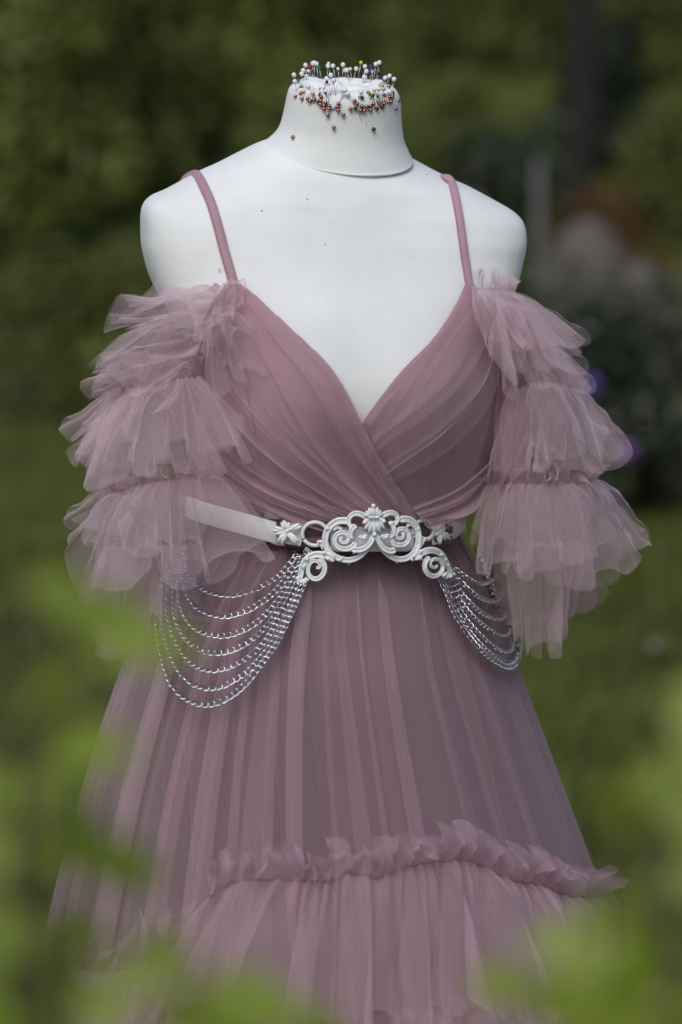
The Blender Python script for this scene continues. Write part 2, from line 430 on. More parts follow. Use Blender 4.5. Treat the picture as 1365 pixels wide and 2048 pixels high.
# left-hand trees and bushes
px_shrub('leafy_tree', 'tall fresh green tree at the far left edge', 40, -200, 600, 480, 13.5, 4400, 0.149, M_LF['fresh'], 21, cat='tree', lift=.0, clumps=34)
px_shrub('leafy_tree', 'tall pale green tree third from the left behind the dress', 420, -240, 600, 480, 16, 4400, 0.162, M_LF['fresh'], 22, cat='tree', lift=.0, clumps=34)
px_shrub('leafy_tree', 'tall mid green tree between the two fresh green trees', 230, -160, 600, 420, 15, 3575, 0.162, M_LF['mid'], 23, cat='tree', lift=.0, clumps=30)
px_shrub('leafy_tree', 'olive tree on the bank left of the mannequin neck', 620, -160, 480, 420, 19, 3025, 0.176, M_LF['mid'], 24, cat='tree', lift=.0, clumps=28)
px_shrub('dark_bush', 'low green bush at the far left edge behind the sleeve', 60, 520, 740, 330, 10.6, 1800, .09, M_LF['mid'], 25)
px_shrub('dark_bush', 'olive bush behind the left shoulder of the mannequin', 260, 470, 740, 320, 10.9, 2200, .09, M_LF['mid'], 26)
px_shrub('dark_bush', 'mid green bush low on the left of the neck in the distance', 480, 360, 700, 300, 12, 2000, .09, M_LF['mid'], 27)
# ridge trees that close the view at the top
for k, (x, y, h, ww) in enumerate(((-9, 27, 6, 5), (-4.5, 29, 7, 5), (0.5, 30, 6.5, 5), (5, 28, 6.5, 5), (9.5, 27, 6, 5))):
    shrub('ridge_tree', ['leftmost', 'second from left', 'middle', 'second from right', 'rightmost'][k] + ' dark tree of the row along the top of the bank',
          x, y, ww, h, 5200, .26, M_LF['mid'], 40 + k, cat='tree', group='trees along the top of the bank', lift=.3, clumps=24)

def trunk_tree():
    p = at(1160, 300, 12.0); x, y = p.x, 12.0; z = gz(x, y)
    root = tag(empty('tree', (x, y, z)), 'dark bare tree trunk standing on the bank at right', 'tree')
    P = catmull([(x, y, z - .1), (x + .02, y, z + .8), (x - .01, y, z + 1.9), (x + .05, y, z + 3.6), (x, y + .1, z + 5.5)], 24)
    mb = MB(); mb.tube(P, np.linspace(.105, .06, 24) * (1 + .05 * np.sin(np.arange(24) * 1.7)), 12); mb.build('trunk', simple('dark_bark', (.016, .014, .012), .95, var=.4, scale=14), root)
    mb = MB(); r = np.random.default_rng(5); cs = []
    for k in range(8):
        b0 = P[14 + k]; d = np.array([math.cos(k * 2.4), math.sin(k * 2.4), .7]); e = b0 + d * r.uniform(.8, 1.5); cs.append(e)
        mb.tube(catmull([b0, (b0 + e) / 2 + r.normal(size=3) * .06, e], 8), np.linspace(.03, .01, 8), 6)
    mb.build('limb', M_BARK, root)
    V, F = leaf_cloud(4200, cs, [.75] * 8, .11, 6); mesh_obj('crown', V, F, M_LF['mid'], root, smooth=False)
trunk_tree()

def post():
    p = at(1078, 318, 8.4); x, y = p.x, 8.4; z = gz(x, y); h = p.z - z
    root = tag(empty('garden_post', (x, y, z)), 'thin pale weathered post standing behind the right shoulder', 'post')
    mb = MB(); mb.tube([(x, y, z - .1), (x + .004, y, z + h * .5), (x, y, z + h)], [.024, .023, .021], 10); mb.build('shaft', simple('weathered_wood', (.11, .112, .10), .85, var=.3, scale=25), root)
    mb = MB(); mb.ball((x, y, z + h), (.026, .026, .014)); mb.build('cap', simple('grey_cap', (.12, .12, .115), .7), root)
post()
def boulder(label, px, py, Y, r, seed, c):
    p = at(px, py, Y)
    bm = bmesh.new(); bmesh.ops.create_icosphere(bm, subdivisions=3, radius=1)
    rr = np.random.default_rng(seed); q = rr.normal(size=(6, 3)) * 1.5; ph = rr.uniform(0, 6, 6)
    z = gz(p.x, Y)
    hz = max(r * .7, (p.z - z) * .5 + r * .35)
    for v in bm.verts:
        s = 1 + .07 * sum(math.sin(float(np.dot(q[k], v.co)) * 1.6 + ph[k]) for k in range(6)) / 1.5
        v.co = Vector((v.co.x * r * s, v.co.y * r * s * .8, v.co.z * hz * s))
    me = bpy.data.meshes.new('boulder'); bm.to_mesh(me); bm.free(); me.materials.append(c)
    o = bpy.data.objects.new('boulder', me); o.location = (p.x, Y, z + hz * .7); link(o)
    tag(o, label, 'boulder')
M_STONE = simple('pinkish_stone', (.105, .085, .078), .85, var=.4, scale=9)
boulder('large pinkish boulder below the russet mound', 1170, 455, 8.9, .26, 1, M_STONE)
boulder('smaller grey pink boulder to the right of the large one', 1275, 540, 8.7, .17, 2, M_STONE)
def flower(label, px, py, Y, c, size, cat='flower'):
    p = at(px, py, Y); z = gz(p.x, Y)
    root = tag(empty('flower', (p.x, Y, z)), label, cat)
    mb = MB(); mb.tube([(p.x, Y, z - .02), (p.x + .01, Y, (z + p.z) / 2), (p.x, Y, p.z)], .003, 6); mb.build('stalk', M_LF['mid'], root)
    mb = MB()
    for k in range(9):
        a = k * 2.4; e = np.array([math.cos(a), -.35 + .25 * math.sin(k), math.sin(a)]) * size * (.55 if k % 2 else .85)
        mb.ball(np.array(p) + e * .5, (size * .42, size * .25, size * .42))
    mb.build('blossom', c, root)
flower('blue violet blossom in the dark shrub beside the upper sleeve', 1180, 769, 6.1, simple('blue_violet_petal', (.10, .07, .32), .6), .042)
flower('purple blossom low in the dark shrub by the sleeve tip', 1250, 902, 6.1, simple('purple_petal', (.17, .05, .32), .6), .042)
flower('single white daisy in the lawn at right', 1308, 1290, 4.2, simple('white_petal', (.30, .31, .27), .7), .016)
flower('pale blue blossom low at the far left of the lawn', 18, 770, 10.0, simple('pale_blue_petal', (.10, .14, .17), .6), .045)

# ------------------------------------------------------------------ the dress form
YAW = R(14)
def ring_pts(cx, cyx, Y, a, b, n, tilt, roll, yaw, seg=112):
    t = np.linspace(0, 2 * np.pi, seg, endpoint=False)
    c, s = np.cos(t), np.sin(t)
    a2 = math.sqrt(max(a * a - (b * math.sin(yaw)) ** 2, 1e-8)) / math.cos(yaw)
    x = a2 * np.sign(c) * np.abs(c) ** (2 / n); y = b * np.sign(s) * np.abs(s) ** (2 / n)
    z = y * math.sin(tilt) - x * math.sin(roll)
    y = y * math.cos(tilt)
    X = x * math.cos(yaw) - y * math.sin(yaw); Yy = x * math.sin(yaw) + y * math.cos(yaw)
    X = X * (a / np.abs(X).max())
    o = at(cx, cyx, Y)
    return np.stack([X + o.x, Yy + o.y, z + o.z], -1)
#        cx   cy   Y     a    b     n   tilt roll
TORSO = [(680, 306, .010, 138, .058, 2.0, 19, 5.5), (676, 318, .012, 172, .062, 2.05, 17, 4.5), (675, 333, .012, 205, .064, 2.1, 14, 4),
         (675, 349, .012, 240, .066, 2.2, 11, 3.4), (675, 364, .012, 275, .068, 2.3, 9, 3), (675, 395, .012, 333, .0725, 2.4, 6, 2.6),
         (672, 412, .012, 363, .0752, 2.6, 5.2, 2.6), (671, 434, .012, 378, .0785, 2.8, 4.3, 2.4), (671, 472, .012, 381, .084, 3.0, 3, 2),
         (670, 510, .011, 377, .0895, 2.8, 2, 1.6), (672, 565, .009, 362, .0975, 2.6, 1, 1), (678, 625, .006, 335, .106, 2.4, 0, 1),
         (684, 690, .004, 306, .112, 2.2, 0, 1), (690, 770, .004, 294, .115, 2.1, 0, 1), (688, 850, .006, 288, .112, 2, 0, 1),
         (676, 950, .008, 279, .102, 2, 0, 1), (652, 1050, .010, 264, .094, 2, 0, 1.5), (648, 1130, .015, 248, .086, 2, 0, 1), (646, 1280, .022, 190, .066, 2, 0, 0)]
def torso_rings(nr=120):
    T = catmull(np.array(TORSO), nr)
    return np.stack([ring_pts(r[0], r[1], r[2], r[3] * MPX, r[4], r[5], R(r[6]), R(r[7]), YAW) for r in T])
TP = torso_rings()
Yc = TP[..., 1].copy()
for k in range(TP.shape[1]):        # local straight-line fit of depth over height: no steps down the chest
    zk = TP[:, k, 2]; yk = TP[:, k, 1]; dz = zk[None] - zk[:, None]; W = np.exp(-(dz / .020) ** 2)
    W = W * np.gradient(-zk)[None].clip(1e-5)
    s0, s1, s2 = W.sum(1), (W * dz).sum(1), (W * dz * dz).sum(1); t0, t1 = (W * yk).sum(1), (W * dz * yk).sum(1)
    Yc[:, k] = (s2 * t0 - s1 * t1) / np.maximum(s0 * s2 - s1 * s1, 1e-14)
fr = np.clip((.0 - TP[..., 1]) / .03, 0, 1)
TP[..., 1] = TP[..., 1] * (1 - fr) + Yc * fr
FWD = np.array([math.sin(YAW), -math.cos(YAW), 0])
for (px, py, amp, sx, sz) in ((575, 800, .022, .062, .072), (868, 808, .020, .060, .072)):
    c = np.array(at(px, py, -.11))
    d = TP - c
    lx = d @ np.array([math.cos(YAW), math.sin(YAW), 0]); dz = d[..., 2]; ly = d @ FWD
    wgt = np.exp(-(lx / sx) ** 2 - (np.where(dz > 0, dz / (sz * 1.25), dz / sz)) ** 2) * np.clip((ly + .13) / .09, 0, 1)
    TP = TP + FWD * (amp * wgt)[..., None]
# soft chest hollow between neck and bust
form = tag(empty('dress_form', (0, 0, 0)), 'white jersey covered dress form with pins in its neck', 'mannequin')
SEG = TP.shape[1]
tg = TP.transpose(1, 0, 2)
TF = grid_faces(SEG, TP.shape[0], True)
torso = mesh_obj('torso', tg, TF, MT['jersey'], form)
BV_T = BVHTree.FromPolygons([tuple(v) for v in tg.reshape(-1, 3)], TF.tolist())
# neck cap
NECK = [(680, 309, .010, 141, .0595, 2, 19, 5.5), (680, 305, .010, 144.5, .062, 2, 19, 5.5), (680, 301, .010, 142.5, .0612, 2, 19, 5.4), (681, 292, .010, 136, .060, 2, 18, 5), (682, 272, .009, 125, .057, 2, 16, 3.5),
        (684, 250, .008, 119, .055, 2, 14, 2), (686, 222, .006, 114.5, .054, 2.05, 12, 1.2), (688, 197, .004, 111, .053, 2.1, 11.5, 1), (688, 183, .003, 107, .0515, 2.1, 11, 1),
        (688, 174, .002, 99, .048, 2.1, 11, 1), (688, 170, .002, 89, .043, 2.1, 11, 1), (689, 170, .002, 76, .037, 2.1, 11, 1), (690, 174, .002, 60, .029, 2, 11, 1), (690, 179, .002, 40, .02, 2, 11, 1), (690, 181, .002, 18, .009, 2, 11, 1), (690, 181, .002, 2, .001, 2, 11, 1)]
NP = np.stack([ring_pts(r[0], r[1], r[2], r[3] * MPX, r[4], r[5], R(r[6]), R(r[7]), YAW * .5, 96) for r in catmull(np.array(NECK), 80)])
# lumpy gathered cloth on the neck top
tt = np.linspace(0, 2 * np.pi, 96, endpoint=False)[None, :]; ii = np.linspace(0, 1, 80)[:, None]
top = np.clip((ii - .58) / .2, 0, 1) * np.clip((1.0 - ii) / .08, 0, 1)
NP[..., 2] += top * (.0022 * np.sin(3 * tt + 9 * ii) + .0016 * np.sin(7 * tt - 14 * ii + 1) + .001 * np.sin(13 * tt + 20 * ii))
NP[..., 2] += .0008 * np.sin(5 * tt + 11 * ii) * np.clip(1 - np.abs(ii - .45) * 3, 0, 1)
ng = NP.transpose(1, 0, 2); NF = grid_faces(96, 80, True)
neck = mesh_obj('neck', ng, NF, MT['jersey'], form)
BV_N = BVHTree.FromPolygons([tuple(v) for v in ng.reshape(-1, 3)], NF.tolist())
# gathered knot in the neck hollow
mb = MB(); kc = np.array(at(712, 181, .0))
for k, (dx, dy, dz, rx, ry, rz) in enumerate(((0, 0, -.002, .017, .013, .008), (-.014, .004, -.001, .010, .010, .005), (.013, .003, -.002, .010, .012, .005), (.002, -.011, -.004, .013, .008, .005))):
    mb.ball(kc + (dx, dy, dz), (rx, ry, rz), 16, 10)
mb.build('gathered_knot', MT['jersey'], form)
# pole and feet under the skirt
mb = MB(); mb.tube([(-.02, .015, .12), (-.02, .015, .86)], .017, 16); mb.build('pole', MT['pole'], form)
for k in range(4):
    a = k * math.pi / 2 + .6; d = np.array([math.cos(a), math.sin(a), 0])
    mb = MB(); mb.tube(catmull([np.array([-.02, .015, .16]), np.array([-.02, .015, .12]) + d * .13, np.array([-.02, .015, .018]) + d * .27], 10), np.linspace(.016, .012, 10), 8)
    mb.build('leg', MT['pole'], form)

def cast(bv, px, py):
    d = ray(px, py).normalized()
    h = bv.ray_cast(CAM, d)
    return h
def on_body(px, py, off, Yf=0.0):
    h = cast(BV_T, px, py)
    if h[0] is None: return at(px, py, Yf)
    n = h[1] if h[1].y < 0 or True else -h[1]
    if n.dot(ray(px, py)) > 0: n = -n
    return h[0] + n * off
# ------------------------------------------------------------------ the dress
dress = tag(empty('dress', (0, 0, 0)), 'dusty pink tulle dress with ruffled off shoulder sleeves on the dress form', 'dress')
def smooth_grid(P, it=2):
    for _ in range(it):
        Q = P.copy(); Q[1:-1, 1:-1] = (P[1:-1, 1:-1] * 2 + P[:-2, 1:-1] + P[2:, 1:-1] + P[1:-1, :-2] + P[1:-1, 2:]) / 6; P = Q
    return P
def grid_normals(P):
    n = norm(np.cross(np.gradient(P, axis=0), np.gradient(P, axis=1)))
    flip = (n @ np.array(FW)) > 0
    n[flip] *= -1
    return n
def panel(inner, outer, nu, nv, off, pleat=None):
    """cloth lying on the form between two px curves that both run from strap to waist"""
    A = resample(catmull(inner, 200), nv); B = resample(catmull(outer, 200), nv)
    P = np.zeros((nu, nv, 3))
    for i in range(nu):
        t = i / (nu - 1)
        C = A * (1 - t) + B * t
        for j in range(nv): P[i, j] = on_body(C[j, 0], C[j, 1], off, .02)
    P = smooth_grid(P, 6)
    if pleat is not None:
        t, s = np.meshgrid(np.linspace(0, 1, nu), np.linspace(0, 1, nv), indexing='ij')
        P = P + grid_normals(P) * pleat(t, s)[..., None]
    return P
def pleats(seed, n, amp, sharp=2.0, env=None):
    r = np.random.default_rng(seed); c = np.sort(r.uniform(.03, .97, n)); wd = r.uniform(.012, .035, n); am = r.uniform(.4, 1, n) * amp; bend = r.uniform(-.12, .12, n); s0 = r.uniform(-.1, .5, n)
    def f(t, s):
        o = 0
        for k in range(n):
            x = (t - c[k] - bend[k] * np.sin(np.pi * s)) / wd[k]
            o = o + am[k] * np.exp(-np.abs(x) ** 1.4) * np.clip((s - s0[k]) * 4, 0, 1)
        return o * (env(t, s) if env else 1)
    return f
L_in = [(466, 560), (505, 588), (562, 642), (612, 690), (656, 736), (692, 790), (724, 848), (762, 912), (800, 978), (828, 1042)]
L_out = [(462, 562), (425, 620), (398, 700), (388, 780), (400, 860), (440, 930), (510, 985), (570, 1020), (640, 1046)]
R_in = [(928, 566), (902, 620), (860, 682), (806, 738), (764, 788), (724, 840), (700, 880), (720, 960), (760, 1046)]
R_out = [(934, 566), (968, 620), (990, 700), (1002, 780), (1000, 860), (985, 930), (960, 985), (930, 1022), (905, 1046)]
P = panel(R_in, R_out, 70, 90, .005, lambda t, s: .0016 * np.sin(t * 14 + 3 * s) * s)
grid_obj('bodice_panel', P, MT['satin'], dress)
P = panel(L_in, L_out, 70, 90, .009, lambda t, s: .0016 * np.sin(t * 13 + 2 * s) * s)
grid_obj('bodice_panel', P, MT['satin'], dress)
P = panel(R_in, R_out, 190, 110, .0085, pleats(5, 5, .0035))
grid_obj('bodice_drape', P, MT['drape'], dress)
P = panel(L_in, L_out, 190, 110, .0125, pleats(6, 18, .0058))
grid_obj('bodice_drape', P, MT['drape'], dress)
# second, narrower set of gathered folds across the waist, running from the side seam to the wrap
LF_a = [(395, 800), (470, 880), (570, 950), (680, 1000), (790, 1040)]; LF_b = [(420, 930), (470, 975), (530, 1010), (580, 1030), (640, 1046)]
P = panel(LF_a, LF_b, 120, 60, .0150, pleats(8, 11, .007)); grid_obj('bodice_drape', P, MT['drape'], dress)
RF_a = [(1000, 820), (965, 900), (900, 960), (850, 985), (812, 1000)]; RF_b = [(985, 930), (960, 975), (920, 1012), (880, 1030), (835, 1040)]
P = panel(RF_a, RF_b, 110, 60, .0125, pleats(9, 10, .007)); grid_obj('bodice_drape', P, MT['drape'], dress)
LG_a = [(440, 610), (500, 700), (590, 820), (690, 930), (790, 1035)]; LG_b = [(400, 720), (440, 830), (520, 920), (620, 990), (740, 1042)]
P = panel(LG_a, LG_b, 150, 90, .0160, pleats(18, 11, .006)); grid_obj('bodice_drape', P, MT['tulle_thin'], dress)
RG_a = [(940, 600), (880, 690), (810, 760), (760, 800), (730, 832)]; RG_b = [(990, 680), (965, 790), (900, 870), (830, 925), (770, 965)]
P = panel(RG_a, RG_b, 150, 80, .0115, pleats(19, 7, .006)); grid_obj('bodice_drape', P, MT['tulle_thin'], dress)
# back and sides
j0 = int(np.argmin(np.abs(catmull(np.array(TORSO), 120)[:, 1] - 690))); j1 = int(np.argmin(np.abs(catmull(np.array(TORSO), 120)[:, 1] - 1085)))
tsel = [(k % SEG) for k in range(int(-SEG * .135), int(SEG * .66))]
P = TP[j0:j1, tsel].transpose(1, 0, 2); cen = P.mean((0, 1)); d = P - cen; d[..., 2] = 0
grid_obj('bodice_back', P + norm(d) * .003, MT['satin'], dress)
j2 = int(np.argmin(np.abs(catmull(np.array(TORSO), 120)[:, 1] - 1012))); j3 = int(np.argmin(np.abs(catmull(np.array(TORSO), 120)[:, 1] - 1150)))
P = TP[j2:j3].transpose(1, 0, 2).copy(); d = P - P.mean((0, 1)); d[..., 2] = 0; P = P + norm(d) * .0038
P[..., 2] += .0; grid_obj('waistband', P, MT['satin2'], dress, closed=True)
# bust darts
for pts in (((506, 775), (516, 820), (525, 870), (530, 925)), ((936, 790), (925, 830), (908, 870), (892, 905))):
    mb = MB(); mb.tube([on_body(p[0], p[1], .0108 if pts[0][0] < 700 else .0066) for p in catmull(pts, 24)], .0006, 6)
    mb.build('dart_seam', MT['thread'], dress)
# straps
def strap(px_pts, back, hw):
    front = [np.array(on_body(p[0], p[1], .0028, .01)) for p in catmull(px_pts, 26)]
    P = np.vstack([np.array([at(*b) for b in back]), front]); P = resample(catmull(P, 120), 60)
    for _ in range(3): P[1:-1] = (P[:-2] + P[2:] + 2 * P[1:-1]) / 4
    mb = MB(); mb.tube(P, hw, 12, flat=((.05, -1, .35), .45)); o = mb.build('strap', MT['satin'], dress)
    mb = MB()
    Tn = norm(np.gradient(P, axis=0))
    side = norm(np.cross(Tn, np.array((.05, -1, .35))))
    Q = resample(P[8:], 74); Ts = norm(np.gradient(Q, axis=0)); sd = norm(np.cross(Ts, np.array((.05, -1, .35))))
    for k in range(0, 74, 1):
        s_ = -1 if sd[k][0] > 0 else 1
        c = Q[k] + sd[k] * s_ * hw * .7 + np.array((0, -1, .3)) * hw * .33
        mb.ball(c, .00065, 5, 4)
    st = mb.build('stitching', MT['thread'], o); return o
strap([(406, 370), (413, 386), (422, 406), (436, 452), (450, 505), (462, 545), (470, 572)], [(360, 430, .10), (362, 388, .06), (367, 366, .042), (377, 351, .022), (392, 346, -.012)], .0046)
strap([(902, 368), (910, 402), (919, 452), (926, 505), (932, 545), (937, 574)], [(872, 420, .10), (878, 372, .06), (884, 353, .04), (894, 354, .012)], .0041)

# ---- skirt
SK = np.array([(1062, 380, 920, .110), (1090, 370, 926, .115), (1150, 322, 957, .134), (1230, 280, 983, .165), (1310, 252, 1008, .20), (1500, 186, 1082, .255), (1780, 110, 1192, .33), (2048, 62, 1285, .40), (2500, -20, 1440, .48), (2960, -90, 1570, .55)], float)
SL = np.array([(1050, 386, 914, .105), (1090, 382, 916, .107), (1150, 358, 940, .118), (1230, 346, 960, .138), (1310, 347, 972, .16), (1500, 350, 1020, .20), (1780, 355, 1090, .25), (2048, 355, 1150, .29), (2500, 350, 1240, .34), (2900, 345, 1290, .37)], float)
SKY = .02
def cone(rows, n):
    C = catmull(rows, n); z = np.array([at(0, p, SKY).z for p in C[:, 0]])
    s = np.array([at(1000, p, SKY).x - at(0, p, SKY).x for p in C[:, 0]]) / 1000
    x0 = np.array([at(0, p, SKY).x for p in C[:, 0]])
    return x0 + (C[:, 1] + C[:, 2]) / 2 * s, (C[:, 2] - C[:, 1]) / 2 * s, C[:, 3], z, C[:, 0]
def skirt_yaw(py): return .26 * np.clip(1.25 - (py - 1062) / 900, .15, 1)
def skirt_layer(name, rows, mat_, nth, nz, nf, amp, lat, seed, scale=1.0, fine=1.0):
    cx, rx, ry, z, py = cone(rows, nz)
    th = np.linspace(0, 2 * np.pi, nth, endpoint=False)[:, None]; s = np.linspace(0, 1, nz)[None, :]
    r = np.random.default_rng(seed)
    # uneven spacing of folds, periodic in theta
    wp = 0
    for k in range(1, 8): wp = wp + r.normal() * .9 / k ** .8 * np.sin(k * th + r.uniform(0, 6.28))
    phi = nf * th + wp * 2.2 + (.6 * np.sin(3 * th + 2) + .5 * np.sin(5 * th + r.uniform(0, 6)) + .35 * np.sin(11 * th + r.uniform(0, 6) + 3 * s)) * s * 1.8
    grow = np.clip(s * 2.6, .10, 1) ** .8
    am = 1 + .55 * sum(r.normal() * np.sin(k * th + r.uniform(0, 6.28)) for k in (3, 5, 8, 11)) / 2
    tri = 2 / np.pi * np.arcsin(.98 * np.sin(phi))
    dn = amp * grow * am * (.6 * tri + .5 * np.sin(phi)) + amp * .12 * grow * np.sin(2.0 * phi + 1 + 3 * s)
    g2 = nf * 3 * th + wp * 4
    dn = dn + fine * .0032 * np.exp(-s * 7) * np.sin(g2)
    th2 = th + lat / nf * np.sin(2 * phi + .4) * np.clip(s * 4, .1, 1)
    rr = scale
    x = cx[None] + (rx[None] * rr + dn) * np.cos(th2); y = SKY + (ry[None] * rr + dn) * np.sin(th2)
    y = y + (x - cx[None]) * skirt_yaw(py)[None]
    zz = np.broadcast_to(z[None], x.shape)
    return grid_obj(name, np.stack([x, y, zz], -1), mat_, dress, closed=True)
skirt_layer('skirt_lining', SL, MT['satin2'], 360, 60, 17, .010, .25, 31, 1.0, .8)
skirt_layer('skirt_overlay', SK, MT['skirt_tulle'], 1400, 70, 19, .009, .95, 33, .972)
skirt_layer('skirt_overlay', SK, MT['skirt_tulle'], 1500, 70, 12, .014, 1.0, 34, 1.0)
# smooth skirt for lying things
cx, rx, ry, z, py = cone(SK, 60)
th = np.linspace(0, 2 * np.pi, 120, endpoint=False)[:, None]
G = np.stack([cx[None] + (rx[None] + .008) * np.cos(th), SKY + (ry[None] + .008) * np.sin(th), np.broadcast_to(z[None], (120, 60))], -1)
G[..., 1] += (G[..., 0] - cx[None]) * skirt_yaw(py)[None]
BV_S = BVHTree.FromPolygons([tuple(v) for v in G.reshape(-1, 3)], grid_faces(120, 60, True).tolist())
def on_skirt(px, py, off):
    h = cast(BV_S, px, py)
    if h[0] is None: return at(px, py, SKY)
    n = h[1]
    if n.dot(ray(px, py)) > 0: n = -n
    return h[0] + n * off

# ---- flounces
def flounce(name, Gp, Hp, parent, mat_, nf=10, amp=.012, lat=.55, seed=1, nu=260, nv=26, bulge=.02, out=None, fine=.002, rough=.006, gidx=False):
    Gc = resample(catmull(np.array([at(*g) if len(g) == 3 and not isinstance(g, Vector) and abs(g[0]) > 3 else g for g in Gp], float), 240), nu)
    Hq = np.array([at(*h) if abs(h[0]) > 3 else h for h in Hp], float); Hc = .18 * catmull(Hq, nu)
    Hc = Hc + .82 * np.stack([np.interp(np.linspace(0, len(Hq) - 1, nu), np.arange(len(Hq)), Hq[:, q]) for q in range(3)], 1)
    for _ in range(1): Hc[1:-1] = (Hc[:-2] + 2 * Hc[1:-1] + Hc[2:]) / 4
    if gidx: Gc = catmull(np.array(Gp, float), nu)
    u = np.linspace(0, 1, nu)[:, None]; v = np.linspace(0, 1, nv)[None, :]
    D = Hc - Gc
    T = norm(np.gradient(Gc * .4 + Hc * .6, axis=0)); 
    k = 9; ker = np.ones(k) / k
    Nn = norm(np.cross(T, D)); 
    if out is None:
        sgn = np.sign(Nn @ np.array(FW)); sgn[sgn == 0] = 1
        Nn = -Nn * np.sign(np.median(sgn))
    r = np.random.default_rng(seed)
    wp = sum(r.normal() * .8 / (k_ + .5) ** .7 * np.sin(2 * np.pi * k_ * u * .5 + r.uniform(0, 6.28)) for k_ in range(1, 9))
    phi = 2 * np.pi * nf * u + 2.0 * wp + .9 * v * wob(seed + 21, [u * 2.5])
    am = np.clip(1 + .5 * wob(seed + 3, [u * 3]), .3, 1.9)
    vv = v ** .85
    P = Gc[:, None] + D[:, None] * v[..., None]
    tri = 2 / np.pi * np.arcsin(.985 * np.sin(phi))
    dn = amp * am * vv * (.75 * tri + .35 * np.sin(phi + .6 * np.sin(2 * v)) + .10 * np.sin(2.3 * phi + 2 * v)) + fine * np.exp(-((v - .10) / .17) ** 2) * np.sin(phi * 3.7 + 3)
    dn = dn + bulge * 5.2 * v * (1 - v) ** 2.4 + rough * wob(seed + 9, [u * 2.2, v * .7], fmax=4) * v + .0014 * wob(seed + 41, [u * 5, v * 1.6], fmax=7) * np.minimum(1, 2 * v)
    seglen = np.linalg.norm(np.gradient(Hc, axis=0), axis=1)[:, None] * nu
    dt = lat * seglen / (2 * np.pi * nf) * np.sin(2 * phi + .5) * vv * am
    dd = amp * .9 * v ** 2 * (np.cos(phi) + .5 * wob(seed + 31, [u * 3])) * am
    Dn = norm(D)
    P = P + Nn[:, None] * dn[..., None] + T[:, None] * dt[..., None] + Dn[:, None] * dd[..., None]
    return grid_obj(name, P, mat_, parent)
def heading(name, Gp, parent, mat_, h=.022, seed=1, nu=300, nv=10, nf=22, amp=.007, tilt=(0, -.55, 1)):
    """the short frill that stands above a gathering stitch"""
    Gc = resample(catmull(np.array([at(*g) if abs(g[0]) > 3 else g for g in Gp], float), 240), nu)
    r = np.random.default_rng(seed); u = np.linspace(0, 1, nu)[:, None]; v = np.linspace(0, 1, nv)[None, :]
    T = norm(np.gradient(Gc, axis=0)); upv = norm(np.array(tilt, float)); Nn = norm(np.cross(T, upv)); Nn *= np.where((Nn @ np.array(FW)) > 0, -1, 1)[:, None]
    phi = 2 * np.pi * nf * u + 2.5 * wob(seed + 1, [u * 5])
    hh = h * (1 + .3 * wob(seed + 2, [u * 7]))
    am = np.clip(1 + .5 * wob(seed + 4, [u * 6]), .3, 2)
    seglen = np.linalg.norm(np.gradient(Gc, axis=0), axis=1)[:, None] * nu
    P = Gc[:, None] + upv * (hh * v)[..., None]
    P = P + Nn[:, None] * (amp * am * (v ** .8) * np.sin(phi) + .45 * h * v ** 2 * wob(seed + 6, [u * 6]) + .16 * h * v * wob(seed + 8, [u * 16, v * .8]))[..., None]
    P = P + T[:, None] * (.9 * seglen / (2 * np.pi * nf) * np.sin(2 * phi + .6) * v * am)[..., None]
    P = P - upv * (.25 * h * v ** 2 * np.abs(np.sin(phi * .5)))[..., None]
    return grid_obj(name, P, mat_, parent)
def stitches(Gp, parent, rad=.00055):
    Gc = resample(catmull(np.array([at(*g) if abs(g[0]) > 3 else g for g in Gp], float), 240), 140)
    mb = MB(); mb.tube(Gc + np.random.default_rng(1).normal(size=Gc.shape) * .0003, rad, 5); return mb.build('gathering_stitch', MT['thread'], parent)

# ---- sleeves
def sleeve_base(pts, rads, name='sleeve'):
    P = catmull(np.array([at(*p) for p in pts], float), 40); rr = np.interp(np.linspace(0, 1, 40), np.linspace(0, 1, len(rads)), rads)
    t = np.linspace(0, 2 * np.pi, 120, endpoint=False)
    w_ = 1 + .05 * np.sin(9 * t)[:, None] * np.ones((1, 40)) + .03 * np.sin(17 * t + 1)[:, None]
    V = np.stack([P[None, :, 0] + np.cos(t)[:, None] * rr[None] * w_, P[None, :, 1] + np.sin(t)[:, None] * rr[None] * w_ * .9, np.broadcast_to(P[None, :, 2], (120, 40)) + .15 * rr[None] * np.cos(t)[:, None]], -1)
    return grid_obj(name, V, MT['tulle_deep'], dress, closed=True)
LS = sleeve_base([(395, 640, -.01), (352, 740, -.015), (325, 860, -.015), (300, 980, -.015), (280, 1120, -.01), (275, 1230, -.01)], [.030, .050, .054, .046, .042, .046])
RS = sleeve_base([(975, 640, .03), (1035, 740, .04), (1060, 860, .045), (1080, 980, .05), (1080, 1120, .05), (1080, 1225, .05)], [.025, .036, .046, .050, .052, .056])

def tier(G, H, parent, layers, nf, amp, seed, head=None, stitch=True, bulge=.007, m=('tulle', 'tulle_thin'), **kw):
    for k in range(layers):
        j = np.array([[0, 0, .008 * k]] * len(H)); Hk = [(h[0] + (random.uniform(-9, 9) if k else 0), h[1] + (random.uniform(-16, 6) if k else 0), h[2] + .010 * k) for h in H]
        flounce('sleeve_ruffle', G, Hk, parent, MT[m[k % len(m)]], nf + 2 * k, amp, seed=seed + 10 * k, bulge=bulge, **kw)
    if stitch: stitches([(g[0], g[1], g[2] - .001) for g in G], parent)
    if head: heading('ruffle_heading', [(g[0], g[1], g[2] - .002) for g in G], parent, MT['tulle'], seed=seed + 5, **head)

